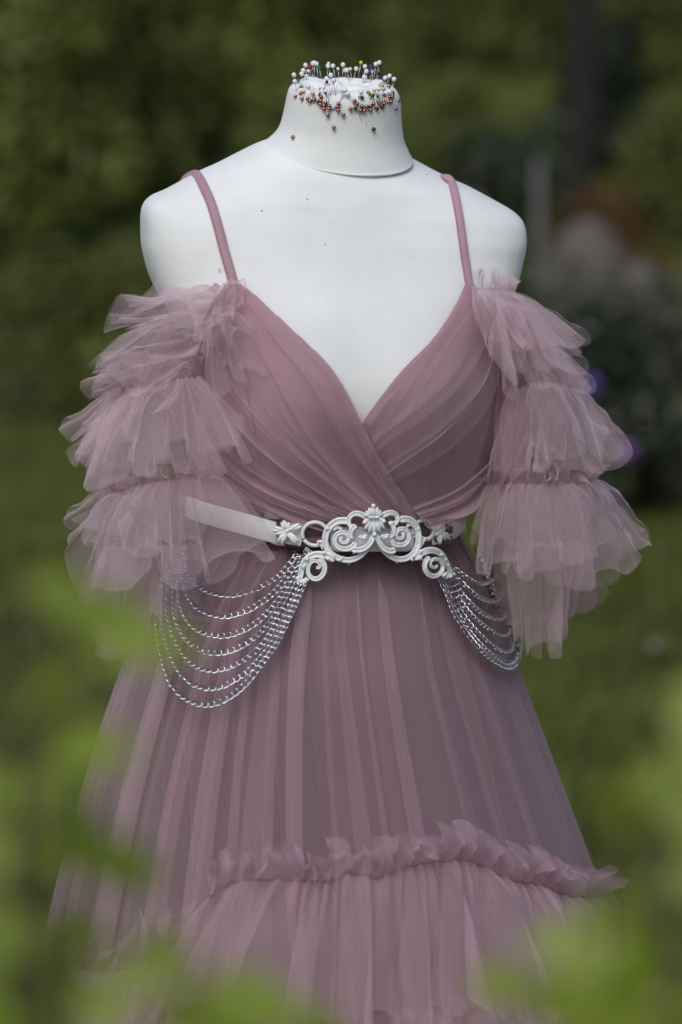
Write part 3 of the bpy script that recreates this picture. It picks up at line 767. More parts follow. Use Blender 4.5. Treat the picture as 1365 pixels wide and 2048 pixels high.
# left sleeve, top tier: radiates outwards from the front seam
tier([(470, 580, -.10), (432, 598, -.115), (408, 640, -.115), (398, 690, -.11), (392, 740, -.10)],
     [(448, 552, -.02), (395, 545, -.03), (332, 572, -.06), (249, 606, -.085), (243, 652, -.05), (300, 655, -.10), (197, 716, -.075), (203, 744, -.04), (178, 764, -.05), (214, 790, -.02), (290, 775, -.08), (330, 772, -.12)],
     LS, 2, 4, .008, 101, bulge=.008, stitch=False, fine=.003)
# back of the top tier
tier([(455, 575, -.02), (400, 590, .03), (340, 640, .04)], [(430, 545, .03), (300, 600, .04), (215, 700, .03), (195, 780, .02), (260, 800, .05)], LS, 1, 4, .012, 111, stitch=False)
# second tier
tier([(400, 752, -.10), (370, 758, -.112), (335, 764, -.112), (296, 774, -.095), (270, 776, -.06), (262, 768, -.01), (300, 760, .05)],
     [(493, 910, -.125), (440, 932, -.15), (392, 930, -.135), (330, 940, -.15), (262, 935, -.13), (205, 962, -.09), (196, 945, -.05), (155, 908, -.06), (190, 905, -.01), (143, 856, -.02), (185, 880, .03), (260, 900, .07)],
     LS, 2, 6, .011, 121, head=dict(h=.026, nf=12, amp=.008, tilt=(-.12, -.25, 1)), bulge=.009)
tier([(300, 760, .05), (250, 765, .01), (245, 775, -.03)], [(300, 930, .08), (200, 940, .05), (165, 880, .02), (160, 930, -.02), (215, 990, -.06)], LS, 1, 4, .012, 131, stitch=False)
# third tier
tier([(440, 948, -.105), (385, 956, -.125), (330, 962, -.128), (282, 972, -.115), (258, 988, -.085), (240, 985, -.04), (260, 970, .02)],
     [(549, 1092, -.150), (480, 1125, -.165), (408, 1150, -.165), (345, 1146, -.175), (290, 1130, -.165), (252, 1162, -.14), (215, 1160, -.11), (172, 1185, -.08), (166, 1085, -.06), (180, 1065, -.02), (155, 1035, -.03), (200, 1060, .02), (260, 1100, .06)],
     LS, 2, 5, .013, 141, head=dict(h=.020, nf=14, amp=.009), bulge=.010, m=('tulle', 'tulle_thin'))
# lowest tier
tier([(400, 1085, -.10), (340, 1090, -.12), (280, 1095, -.11), (230, 1090, -.06), (240, 1080, 0)],
     [(430, 1245, -.10), (360, 1250, -.14), (300, 1255, -.14), (255, 1290, -.13), (212, 1300, -.10), (205, 1240, -.07), (168, 1222, -.05), (200, 1200, 0), (260, 1220, .04)],
     LS, 2, 5, .011, 151, stitch=False, bulge=.006)
for q in ([(398, 754, -.115), (350, 760, -.125), (300, 772, -.115)], [(470, 830, -.15), (440, 905, -.165), (372, 900, -.165), (320, 925, -.17), (235, 905, -.15), (180, 850, -.11)], 3, 171), \
         ([(410, 640, -.125), (400, 690, -.12), (392, 742, -.11)], [(330, 590, -.12), (262, 640, -.12), (290, 700, -.14), (225, 745, -.11), (300, 800, -.13), (345, 810, -.14)], 3, 172), \
         ([(400, 952, -.13), (340, 960, -.135), (285, 970, -.125)], [(430, 1050, -.160), (410, 1100, -.172), (360, 1110, -.18), (300, 1100, -.175), (245, 1095, -.15), (200, 1040, -.11)], 3, 173):
    flounce('sleeve_ruffle', q[0], q[1], LS, MT['tulle_thin'], q[2], .013, .7, q[3], bulge=.010, fine=.003)
# gathered rosette and the drop of tulle at the front of the left shoulder
flounce('rosette', [(470, 610, -.112), (445, 612, -.122), (425, 628, -.122), (412, 650, -.118)],
        [(500, 650, -.125), (560, 716, -.128), (512, 756, -.138), (452, 744, -.142), (428, 784, -.14), (408, 720, -.135), (396, 690, -.13)], LS, MT['tulle'], 5, .008, .7, 161, bulge=.016)
flounce('rosette', [(472, 570, -.105), (440, 575, -.118), (410, 600, -.12)], [(478, 612, -.125), (470, 632, -.14), (440, 640, -.15), (408, 650, -.15), (392, 668, -.145)], LS, MT['tulle'], 4, .008, .8, 162, bulge=.020)
flounce('rosette', [(440, 628, -.130), (446, 636, -.136), (440, 646, -.134)], [(470, 622, -.150), (462, 680, -.155), (415, 676, -.155), (402, 636, -.15)], LS, MT['tulle_thin'], 3, .007, .9, 163, bulge=.012, nu=140)
heading('ruffle_heading', [(472, 562, -.10), (440, 560, -.09), (400, 570, -.07), (352, 588, -.05)], LS, MT['tulle'], h=.014, seed=164, nf=9, amp=.006, tilt=(-.2, -.2, 1))

# right sleeve
tier([(942, 572, -.055), (965, 575, -.05), (1000, 580, -.03), (1030, 600, 0)],
     [(988, 690, -.075), (1010, 700, -.085), (1040, 690, -.08), (1080, 690, -.07), (1125, 688, -.05), (1158, 684, -.02), (1142, 730, .02), (1080, 700, .06)],
     RS, 2, 4, .009, 201, bulge=.008, stitch=False)
tier([(975, 600, -.05), (1010, 605, -.04), (1040, 615, .0), (1040, 620, .05)],
     [(1020, 770, -.06), (1062, 768, -.06), (1105, 770, -.045), (1152, 778, -.02), (1150, 770, .02), (1100, 750, .06)],
     RS, 2, 5, .010, 206, bulge=.008, stitch=False)
heading('ruffle_heading', [(944, 572, -.06), (970, 574, -.055), (1000, 580, -.035), (1032, 592, -.01)], RS, MT['tulle'], h=.018, seed=202, nf=8, amp=.007, tilt=(.1, 0, 1))
flounce('rosette', [(944, 572, -.062), (965, 585, -.068), (990, 600, -.06)], [(950, 640, -.078), (968, 690, -.09), (992, 700, -.098), (1012, 778, -.085), (1032, 782, -.08), (1044, 690, -.075), (1030, 640, -.06)], RS, MT['tulle'], 5, .008, .8, 203, bulge=.018)
tier([(1020, 780, -.035), (1055, 770, -.05), (1075, 766, -.05), (1105, 768, -.04), (1140, 775, -.01), (1150, 780, .03)],
     [(985, 950, -.055), (1020, 960, -.065), (1062, 918, -.070), (1070, 940, -.085), (1120, 938, -.08), (1165, 936, -.065), (1196, 932, -.04), (1238, 898, -.01), (1215, 900, .03), (1160, 910, .07)],
     RS, 2, 5, .011, 211, bulge=.008)
flounce('sleeve_ruffle', [(1000, 770, -.03), (1020, 775, -.03), (1045, 775, -.03)], [(985, 960, -.04), (1020, 965, -.05), (1065, 950, -.05)], RS, MT['tulle_deep'], 4, .008, .6, 215, bulge=.01)
tier([(975, 968, -.02), (1000, 965, -.035), (1040, 966, -.05), (1085, 968, -.058), (1130, 968, -.052), (1180, 962, -.03), (1195, 958, .01)],
     [(945, 1080, -.05), (955, 1130, -.06), (990, 1142, -.065), (1045, 1148, -.08), (1110, 1160, -.09), (1165, 1160, -.075), (1200, 1163, -.055), (1256, 1140, -.04), (1288, 1068, 0), (1262, 1130, .03), (1190, 1150, .07)],
     RS, 2, 6, .011, 221, head=dict(h=.021, nf=13, amp=.009), bulge=.008, m=('tulle', 'tulle_thin'))
tier([(1010, 1080, -.02), (1060, 1085, -.03), (1120, 1085, -.02), (1170, 1080, .02)],
     [(1028, 1272, -.03), (1052, 1302, -.04), (1105, 1298, -.04), (1124, 1270, -.03), (1138, 1225, -.01), (1196, 1182, .02)],
     RS, 2, 5, .010, 231, stitch=False, bulge=.006)

for q in ([(1055, 768, -.06), (1085, 765, -.06), (1125, 770, -.045)], [(1065, 880, -.085), (1105, 920, -.10), (1150, 905, -.085), (1190, 915, -.06), (1215, 870, -.03)], 2, 241), \
         ([(990, 600, -.06), (1015, 604, -.05), (1036, 612, -.02)], [(1045, 740, -.08), (1085, 745, -.085), (1112, 720, -.07), (1145, 745, -.04)], 2, 242), \
         ([(1015, 965, -.05), (1070, 968, -.065), (1150, 966, -.055)], [(985, 1090, -.09), (1040, 1130, -.10), (1100, 1110, -.105), (1170, 1125, -.09), (1240, 1080, -.05)], 3, 243):
    flounce('sleeve_ruffle', q[0], q[1], RS, MT['tulle_thin'], q[2], .012, .7, q[3], bulge=.008, fine=.003)
# ---- skirt ruffle
ST = [(428, 1800), (462, 1772), (520, 1764), (590, 1764), (648, 1768), (692, 1752), (745, 1762), (800, 1740), (860, 1731), (915, 1727), (955, 1745), (1010, 1770), (1060, 1778), (1112, 1800), (1165, 1802), (1198, 1798)]
HM = [(330, 2060), (395, 2085), (470, 2092), (550, 2088), (625, 2082), (690, 2085), (745, 2075), (805, 2068), (875, 2066), (945, 2050), (1005, 2030), (1065, 2050), (1120, 2070), (1180, 2080), (1260, 2075), (1320, 2050)]
sr_st = [on_skirt(a, b, .012) for a, b in ST]; sr_hm = [on_skirt(a, b, .040) for a, b in HM]
SR = flounce('skirt_ruffle', sr_st, sr_hm, dress, MT['ruffle_tulle'], 9, .026, 1.15, 301, nu=700, nv=34, bulge=.012, fine=.004, gidx=True)
flounce('ruffle_layer', [on_skirt(a, b, .006) for a, b in ST], [on_skirt(a, b - 14, .026) for a, b in HM], SR, MT['skirt_tulle'], 12, .014, 1.0, 302, nu=700, nv=34, bulge=.008, fine=.004, gidx=True)
stp = [on_skirt(a, b, .0145) for a, b in ST]
heading('ruffle_heading', stp, SR, MT['ruffle_tulle'], h=.031, seed=303, nu=1000, nf=33, amp=.013, nv=14, tilt=(0, -.45, 1))
heading('ruffle_heading', [on_skirt(a, b, .011) for a, b in ST], SR, MT['ruffle_tulle'], h=.035, seed=304, nu=900, nf=26, amp=.012, nv=14, tilt=(0, -.2, 1))
stitches(stp, SR)
ST2 = [(62, 1990), (120, 1955), (180, 1938), (255, 1940), (305, 1915), (345, 1892), (375, 1882), (402, 1878)]
HM2 = [(20, 2180), (80, 2190), (150, 2190), (220, 2190), (290, 2180), (330, 2170), (370, 2160), (405, 2150)]
SR2 = flounce('skirt_ruffle', [on_skirt(a, b, .008) for a, b in ST2], [on_skirt(a, b, .03) for a, b in HM2], dress, MT['ruffle_tulle'], 5, .015, .9, 311, nu=360, bulge=.012, gidx=True)
heading('ruffle_heading', [on_skirt(a, b, .010) for a, b in ST2], SR2, MT['ruffle_tulle'], h=.032, seed=312, nu=420, nf=11, amp=.011, nv=12, tilt=(0, -.4, 1))
stitches([on_skirt(a, b, .0105) for a, b in ST2], SR2)
# lower ruffle at the bottom edge
ST3 = [(600, 2095), (700, 2090), (800, 2080), (880, 2058), (930, 2040), (990, 2058), (1080, 2085), (1200, 2090)]
SR3 = flounce('skirt_ruffle', [on_skirt(a, b, .006) for a, b in ST3], [on_skirt(a, b + 260, .035) for a, b in ST3], dress, MT['ruffle_tulle'], 7, .012, .6, 321, nu=360, bulge=.012, gidx=True)
heading('ruffle_heading', [on_skirt(a, b, .010) for a, b in ST3], SR3, MT['ruffle_tulle'], h=.026, seed=322, nu=420, nf=24, amp=.009, nv=12, tilt=(0, -.4, 1))

# ------------------------------------------------------------------ the belt
belt = tag(empty('belt', (0, 0, 0)), 'white belt with ornate scroll buckle and hanging silver chains round the waist', 'belt')
BC = (650, 1052)
wr = ring_pts(650, 1050, .008, 276 * MPX, .108, 2, R(1.5), R(1.2), YAW, 400)
# strap runs from the left mount round the back to the right mount
t = np.linspace(0, 2 * np.pi, 400, endpoint=False)
px_of = (wr[:, 0] / (DIST / FPX)) + 682.5
front = wr[:, 1] < .008
def proj(p):
    d = Vector(p) - CAM; w_ = d.dot(FW); return 682.5 + d.dot(RT) / w_ * FPX, 1024 - d.dot(UP) / w_ * FPX
PX = np.array([proj(p) for p in wr])
keep = ~((PX[:, 0] > 560) & (PX[:, 0] < 885) & front)
k0 = [k for k in range(400) if not keep[k]][-1]
path = np.array([wr[(k0 + 1 + j) % 400] for j in range(int(keep.sum()))])
def belt_py(p, px):
    if p[1] < .03: f = float(np.interp(px, [370, 430, 480, 560, 885, 905, 924], [1010, 1030, 1043, 1066, 1062, 1054, 1040]))
    else: f = float(np.interp(px, [370, 650, 924], [1003, 1008, 1032]))
    return f
path = np.array([at(q[0], belt_py(p, q[0]), p[1]) for p, q in ((p, proj(p)) for p in path)])
for _ in range(8): path[1:-1] = (path[:-2] + 2 * path[1:-1] + path[2:]) / 4
hgt = .0105
outw = path - np.array(at(650, 1050, .008)); outw[:, 2] = 0; outw = norm(outw)
band = []
for sgn_in in (0, 1):
    for zz in ((-1, -.9, 0, .9, 1) if sgn_in == 0 else (1, .9, 0, -.9, -1)):
        band.append(path + outw * (.0046 if sgn_in == 0 and abs(zz) < 1 else (.004 if abs(zz) == 1 and sgn_in == 0 else .0012)) + np.array((0, 0, 1)) * hgt * zz)
B = np.stack(band, 1)
Bc = np.concatenate([B, B[:, :1]], 1)
grid_obj('strap', Bc, MT['belt'], belt)

def belt_pt(px, py, off):
    """a point standing `off` in front of the waist ring surface"""
    k = np.argmin(np.where(front, np.abs(PX[:, 0] - px), 1e9))
    return np.array(at(px, py, wr[k, 1] - off))
CR = lambda x, y: (520 + x / 3.3293, 980 + y / 3.3293)
def stroke(mb, pts, r0, r1=None, off=.016, seg=8, n=None, dome=.8, bulge=.0, ridge=True):
    P = catmull(np.array([CR(*p) for p in pts], float), n or max(16, 7 * len(pts)))
    Q = np.array([belt_pt(p[0], p[1], off + bulge * math.sin(math.pi * i / (len(P) - 1))) for i, p in enumerate(P)])
    for _ in range(2): Q[1:-1] = (Q[:-2] + 2 * Q[1:-1] + Q[2:]) / 4
    k = MPX / 3.3293
    rr = np.linspace(r0, r1 if r1 is not None else r0, len(P)) * k * 1.12
    taper = np.minimum(1, .45 + np.minimum(np.arange(len(P)), np.arange(len(P))[::-1]) * .25)
    mb.tube(Q, rr * taper, seg, flat=((.2, -1, 0), dome))
    if ridge:   # raised edges either side, a groove between
        T = norm(np.gradient(Q, axis=0)); A = norm(np.cross(T, np.array((.2, -1, 0))))
        for sg in (-1, 1):
            mb.tube(Q + A * (sg * rr * taper * .62)[:, None] + np.array((.0, -1, 0)) * (rr * .62)[:, None], rr * taper * .36, 6)
def lobe(mb, x0, y0, x1, y1, wd, off=.018, th=.5, groove=True):
    """one acanthus lobe: a pointed half-round drop"""
    a = np.array(belt_pt(*CR(x0, y0), off)); b = np.array(belt_pt(*CR(x1, y1), off + .0012)); k = MPX / 3.3293
    s = np.linspace(0, 1, 9); P = a[None] * (1 - s)[:, None] + b[None] * s[:, None]; P[:, 1] -= .0022 * np.sin(np.pi * s)
    mb.tube(P, wd * k * np.array([.35, .6, .8, .95, 1, 1, .9, .65, .25]), 8, flat=((.2, -1, 0), th))
    if groove: mb.tube(P + np.array((0, -1, 0)) * wd * k * th * .8, wd * k * .22, 5)
def mir(pts, cx=765): return [(2 * cx - x, y) for x, y in pts]

# backing plate
mb = MB(); V = []
nx = 40
prof = []
for i in range(nx):
    x = 470 + (1030 - 470) * i / (nx - 1)
    e = min(i, nx - 1 - i); r_ = min(1, .75 + .09 * e)
    top_, bot = 328 - 83 * r_, 328 + 83 * r_
    bot += (x - 750) * -.01
    prof.append((x, top_, bot))
P = np.zeros((nx, 7, 3))
for i, (x, a, b) in enumerate(prof):
    for j, (f, of) in enumerate(((0, .005), (0, .0095), (.06, .0105), (.5, .0108), (.94, .0105), (1, .0095), (1, .005))):
        P[i, j] = belt_pt(*CR(x, a + (b - a) * f), of)
grid_obj('backing_plate', P, MT['belt'], belt)
# central scroll casting
mb = MB()
C_big = [(600, 208), (560, 203), (515, 208), (470, 238), (443, 285), (436, 335), (450, 390), (488, 434), (540, 458), (595, 466), (650, 450), (700, 410), (735, 355), (757, 300)]
C_bigR = [(930, 195), (975, 192), (1010, 205), (1040, 240), (1056, 290), (1056, 345), (1040, 395), (1005, 438), (955, 460), (900, 455), (850, 425), (810, 380), (785, 330), (770, 295)]
stroke(mb, C_big, 21, 15); stroke(mb, C_bigR, 21, 15)
sp = [(640, 348), (615, 378), (575, 392), (530, 385), (500, 350), (502, 310), (530, 285), (565, 285), (588, 308), (585, 338), (560, 350), (540, 340), (538, 320), (553, 312)]
spR = [(878, 330), (892, 356), (925, 366), (965, 360), (990, 330), (990, 290), (968, 262), (938, 258), (912, 275), (908, 305), (928, 322), (952, 312), (955, 290), (942, 284)]
stroke(mb, sp, 16, 9, off=.019); stroke(mb, spR, 16, 9, off=.019)
up = [(715, 185), (680, 163), (640, 155), (608, 168), (592, 198), (598, 232), (622, 250), (642, 236)]
upR = [(805, 178), (840, 158), (880, 150), (908, 165), (918, 195), (900, 222), (875, 225), (862, 208)]
stroke(mb, up, 18, 10, off=.018); stroke(mb, upR, 18, 10, off=.018)
lf = [(640, 232), (612, 262), (605, 300), (622, 325)]; lfR = [(870, 210), (890, 245), (888, 290), (862, 320)]
stroke(mb, lf, 17, 9, off=.0195); stroke(mb, lfR, 17, 9, off=.0195)
stroke(mb, [(485, 262), (515, 245), (550, 262)], 14, 8); stroke(mb, [(1035, 240), (1000, 225), (975, 245)], 14, 8)
# inner legs of the wishbone
stroke(mb, [(755, 300), (740, 345), (700, 385), (655, 398), (615, 395)], 15, 18, off=.0205); stroke(mb, [(775, 300), (795, 345), (830, 390), (870, 405), (905, 398)], 15, 18, off=.0205)
# palmette: lower fan, upper fan
for x0, y0, x1, y1, w_ in ((760, 190, 764, 296, 17), (750, 195, 728, 284, 15), (770, 195, 802, 282, 15), (742, 192, 700, 262, 15), (778, 192, 832, 258, 15), (738, 188, 684, 222, 16), (785, 186, 832, 212, 16),
                           (758, 182, 756, 104, 17), (750, 182, 727, 116, 14), (766, 182, 786, 114, 14), (744, 180, 706, 138, 13), (772, 180, 806, 134, 13), (738, 178, 690, 158, 12), (778, 178, 818, 154, 12)):
    lobe(mb, x0, y0, x1, y1, w_, .021)
mb.tube(np.array([belt_pt(*CR(x, 183 - abs(x - 758) * .05), .0255) for x in range(728, 795, 6)]), .0012, 6)
for x, y in ((764, 296), (757, 106), (700, 215), (826, 208)): mb.ball(belt_pt(*CR(x, y), .024), .0022)
# small acanthus leaves
for bx, by, s in ((690, 300, -1), (835, 295, 1)):
    for dx, dy in ((-34, 18), (-20, 34), (2, 40), (24, 30), (30, 8)):
        lobe(mb, bx, by, bx - s * dx * -1 if s > 0 else bx + dx, by + dy, 10, .0215)
# outer horns and lower points
stroke(mb, [(447, 372), (425, 352), (400, 342), (378, 350)], 15, 6, ridge=False); stroke(mb, [(430, 355), (412, 372), (420, 398)], 10, 4, ridge=False)
stroke(mb, [(1058, 385), (1082, 350), (1105, 322), (1132, 338)], 15, 6, ridge=False); stroke(mb, [(1085, 345), (1075, 325), (1092, 308)], 10, 4, ridge=False)
stroke(mb, [(620, 455), (600, 478), (590, 500)], 14, 4, ridge=False); stroke(mb, [(880, 445), (905, 470), (918, 490)], 14, 4, ridge=False)
for x, y, xx, yy in ((470, 250, 430, 262), (1050, 260, 1066, 250), (560, 440, 520, 475), (1000, 455, 1030, 470), (640, 400, 622, 425)):
    lobe(mb, x, y, xx, yy, 9, .017)
mb.build('scroll_casting', MT['cast'], belt)
# side scrolls that hang from the casting
mb = MB()
stroke(mb, [(500, 462), (455, 440), (410, 430), (360, 432), (315, 458), (288, 500), (275, 550), (268, 590)], 22, 17, off=.017)
stroke(mb, [(395, 455), (425, 485), (432, 530), (410, 575), (372, 592), (338, 578), (322, 545), (325, 505), (348, 475), (380, 472), (400, 492), (395, 515), (375, 515)], 17, 9, off=.018)
for x0, y0, x1, y1, w_ in ((275, 580, 236, 592, 15), (275, 585, 244, 618, 14), (285, 590, 276, 628, 14), (295, 590, 305, 628, 14), (300, 585, 326, 606, 13), (420, 430, 436, 405, 13), (440, 440, 470, 470, 12), (330, 450, 300, 465, 14), (300, 500, 282, 520, 10)): lobe(mb, x0, y0, x1, y1, w_, .019)
mb.build('side_scroll', MT['cast'], belt)
mb = MB()
stroke(mb, [(1030, 455), (1070, 425), (1110, 405), (1160, 402), (1205, 425), (1235, 470), (1258, 520), (1275, 560)], 22, 16, off=.017)
stroke(mb, [(1130, 445), (1102, 475), (1100, 525), (1128, 565), (1172, 572), (1208, 545), (1218, 505), (1200, 470), (1165, 458), (1138, 475), (1140, 505), (1165, 515), (1185, 500)], 17, 8, off=.018)
for x0, y0, x1, y1, w_ in ((1255, 545, 1215, 575, 14), (1260, 550, 1238, 592, 15), (1270, 555, 1268, 590, 14), (1280, 545, 1298, 575, 13), (1230, 455, 1252, 470, 10), (1245, 490, 1268, 505, 10), (1075, 425, 1070, 395, 13), (1050, 445, 1085, 462, 12), (1195, 420, 1225, 440, 12)): lobe(mb, x0, y0, x1, y1, w_, .019)
mb.build('side_scroll', MT['cast'], belt)
# mounts with a leaf in relief
def mount(quad, leafs, c):
    P = [np.array(belt_pt(*CR(*q), .0075)) for q in quad]; Q = [p + np.array((0, .006, 0)) for p in P]
    m_ = mesh_obj('leaf_mount', P + Q, [[0, 1, 2, 3], [7, 6, 5, 4], [0, 4, 5, 1], [1, 5, 6, 2], [2, 6, 7, 3], [3, 7, 4, 0]], MT['cast'], belt, smooth=False)
    bv = m_.modifiers.new('edge', 'BEVEL'); bv.width = .0008; bv.segments = 2
    mb = MB()
    for x1, y1, w_ in leafs: lobe(mb, c[0], c[1], x1, y1, w_, .0115, .6)
    mb.ball(belt_pt(*CR(*c), .0135), .0024)
    mb.build('leaf_relief', MT['cast'], m_)
mount([(150, 205), (312, 236), (272, 376), (118, 350)], [(92, 245, 14), (80, 268, 13), (100, 296, 13), (118, 345, 17), (145, 360, 15), (160, 200, 15), (140, 215, 13), (195, 215, 14), (265, 225, 18), (285, 240, 14), (245, 360, 18), (262, 345, 14), (215, 330, 15), (205, 250, 14)], (185, 272))
mount([(1128, 232), (1235, 200), (1262, 340), (1150, 370)], [(1180, 215, 14), (1205, 190, 16), (1232, 200, 14), (1240, 245, 15), (1262, 305, 16), (1270, 330, 14), (1240, 335, 13), (1200, 362, 16), (1185, 345, 14), (1165, 300, 14), (1162, 250, 14)], (1200, 275))
# rings
def ring(cx_, cy_, r_, a0, a1):
    a = np.linspace(a0, a1, 40); P = np.array([belt_pt(*CR(cx_ + r_ * math.cos(q) * 1.0, cy_ - r_ * .92 * math.sin(q)), .012) for q in a])
    mb = MB(); mb.tube(P, .0019, 8); mb.build('connecting_ring', MT['belt'], belt)
ring(368, 292, 84, R(-150), R(205)); ring(1088, 268, 70, R(-150), R(205))
# fabric knot behind the rings is the dress itself: a twisted sash across the waist
mb = MB()
for k, o in enumerate((-.006, .001, .007)):
    P = np.array([np.array(belt_pt(x, 1066 + 4 * math.sin((x - 560) * .03 + k * 2), -.0015)) + np.array((0, 0, o)) for x in range(560, 901, 8)])
    mb.tube(P, .0062, 10)
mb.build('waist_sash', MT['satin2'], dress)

# chains
def link_mesh():
    L, W, r = .0041, .0028, .00078; n = 16
    t = np.linspace(0, 2 * np.pi, n, endpoint=False)
    P = np.stack([L * np.cos(t), W * np.sin(t), .0008 * np.sin(2 * t)], -1)
    T = norm(np.roll(P, -1, 0) - np.roll(P, 1, 0)); A = np.tile(np.array((0, 0, 1.)), (n, 1)); Bv = np.cross(T, A)
    q = np.linspace(0, 2 * np.pi, 7, endpoint=False)
    V = P[:, None] + r * (np.cos(q)[None, :, None] * A[:, None] + np.sin(q)[None, :, None] * Bv[:, None])
    F = [[i * 7 + j, ((i + 1) % n) * 7 + j, ((i + 1) % n) * 7 + (j + 1) % 7, i * 7 + (j + 1) % 7] for i in range(n) for j in range(7)]
    return V.reshape(-1, 3), F
LV, LF_ = link_mesh()
link_me = bpy.data.meshes.new('link'); link_me.from_pydata(LV.tolist(), [], LF_); link_me.materials.append(MT['chain'])
link_me.polygons.foreach_set('use_smooth', [True] * len(LF_))
def chain(px_pts, offs, single, pitch, scale, seed):
    r = np.random.default_rng(seed)
    C = resample(catmull(np.array(px_pts, float), 300), 200)
    Q = np.array([on_skirt(c[0], c[1], offs[0] + (offs[1] - offs[0]) * math.sin(math.pi * i / 199)) for i, c in enumerate(C)])
    for _ in range(10): Q[1:-1] = (Q[:-2] + 2 * Q[1:-1] + Q[2:]) / 4
    L = np.linalg.norm(np.diff(Q, axis=0), axis=1).sum(); n = int(L / pitch)
    S_ = resample(Q, n); T = norm(np.gradient(S_, axis=0))
    mb = MB(); M_ = []
    tw = 0
    for i in range(n):
        nn = np.array((0.15, -1, .25)); nn = norm(nn - T[i] * (nn @ T[i])); b = np.cross(nn, T[i])
        a = R(38) + .25 * math.sin(i * .22 + seed) + r.normal() * .12
        n2 = nn * math.cos(a) + b * math.sin(a); b2 = np.cross(n2, T[i])
        # each link leans a little out of line, so that neighbours pass through one another's openings
        t2 = norm(T[i] + n2 * .28); n3 = norm(np.cross(t2, b2)); b2 = np.cross(n3, t2)
        M_.append((np.stack([t2, b2, n3], 1) * scale, S_[i]))
    if not single:
        for Mx, p in M_: mb.add(LV @ Mx.T + p, LF_)
        return mb.build('chain', MT['chain'], belt)
    # the end ring is the chain's own mesh; every link is a sub-part
    e = S_[-1]; a = np.linspace(0, 2 * np.pi, 15)
    mb.tube(np.stack([e[0] + .003 * np.cos(a), e[1] + .0 * a, e[2] + .003 * np.sin(a)], -1), .0006, 6)
    ch = mb.build('chain', MT['chain'], belt)
    for Mx, p in M_:
        o = bpy.data.objects.new('link', link_me); m4 = Matrix(Mx.tolist()).to_4x4(); m4.translation = Vector(p); o.matrix_local = m4
        link(o, ch)
    return ch
CL = lambda l: [(310 + x / 4.0147, 1020 + y / 4.0147) for x, y in l]
LCH = [
    [(275, 112), (285, 250), (292, 450), (312, 560), (370, 650), (480, 715), (610, 738), (740, 712), (870, 650), (1000, 555), (1060, 480), (1125, 385), (1165, 318)],
    [(270, 118), (268, 300), (262, 480), (280, 640), (330, 780), (420, 870), (560, 910), (700, 882), (830, 810), (960, 700), (1060, 560), (1140, 420), (1178, 322)],
    [(266, 118), (248, 300), (236, 500), (240, 700), (270, 850), (330, 970), (420, 1040), (560, 1070), (700, 1035), (830, 950), (950, 820), (1050, 660), (1150, 450), (1190, 328)],
    [(263, 118), (235, 280), (215, 480), (206, 700), (222, 900), (270, 1040), (350, 1150), (440, 1203), (540, 1220), (660, 1185), (800, 1092), (930, 940), (1030, 760), (1130, 540), (1203, 334)],
    [(262, 115), (220, 290), (185, 500), (166, 700), (168, 880), (200, 1040), (270, 1210), (350, 1310), (440, 1355), (530, 1360), (650, 1325), (780, 1240), (900, 1090), (1010, 880), (1130, 610), (1214, 342)],
    [(262, 115), (208, 280), (162, 490), (138, 700), (130, 900), (150, 1080), (190, 1220), (250, 1350), (350, 1450), (490, 1492), (620, 1452), (770, 1360), (900, 1200), (1010, 1000), (1110, 780), (1178, 600), (1226, 352)],
    [(260, 110), (198, 270), (150, 470), (118, 640), (104, 800), (96, 960), (106, 1110), (135, 1260), (190, 1420), (270, 1530), (370, 1598), (470, 1617), (600, 1572), (720, 1482), (850, 1332), (960, 1160), (1050, 960), (1130, 770), (1190, 600), (1238, 360)]]
for k, c in enumerate(LCH): chain(CL(c), (.004, .013 + .001 * k), True, .0061, 1.0, k)
CRR = lambda l: [(880 + x / 3.25, 900 + y / 3.25) for x, y in l]
RCH = [
    [(85, 785), (140, 848), (200, 885), (255, 880), (298, 840), (292, 770), (272, 705), (250, 655)],
    [(75, 820), (130, 900), (200, 970), (270, 1002), (322, 985), (338, 930), (318, 860), (298, 790), (255, 665)],
    [(60, 830), (110, 950), (180, 1040), (260, 1102), (322, 1120), (365, 1090), (370, 1020), (350, 950), (312, 830), (258, 670)],
    [(40, 840), (90, 980), (170, 1100), (250, 1172), (330, 1226), (382, 1218), (392, 1150), (375, 1050), (342, 930), (300, 790), (260, 670)],
    [(22, 845), (70, 1000), (140, 1130), (220, 1230), (300, 1302), (370, 1336), (410, 1310), (412, 1230), (392, 1150), (360, 990), (310, 820), (262, 672)],
    [(5, 850), (60, 1030), (130, 1170), (220, 1290), (310, 1372), (390, 1412), (432, 1388), (444, 1330), (428, 1260), (395, 1140), (345, 930), (264, 675)],
    [(-12, 855), (50, 1050), (130, 1205), (230, 1335), (330, 1415), (412, 1442), (442, 1400), (454, 1330), (434, 1260), (400, 1140), (350, 930), (266, 678)]]
for k, c in enumerate(RCH): chain(CRR(c), (.004, .010), False, .0056, .95, 20 + k)

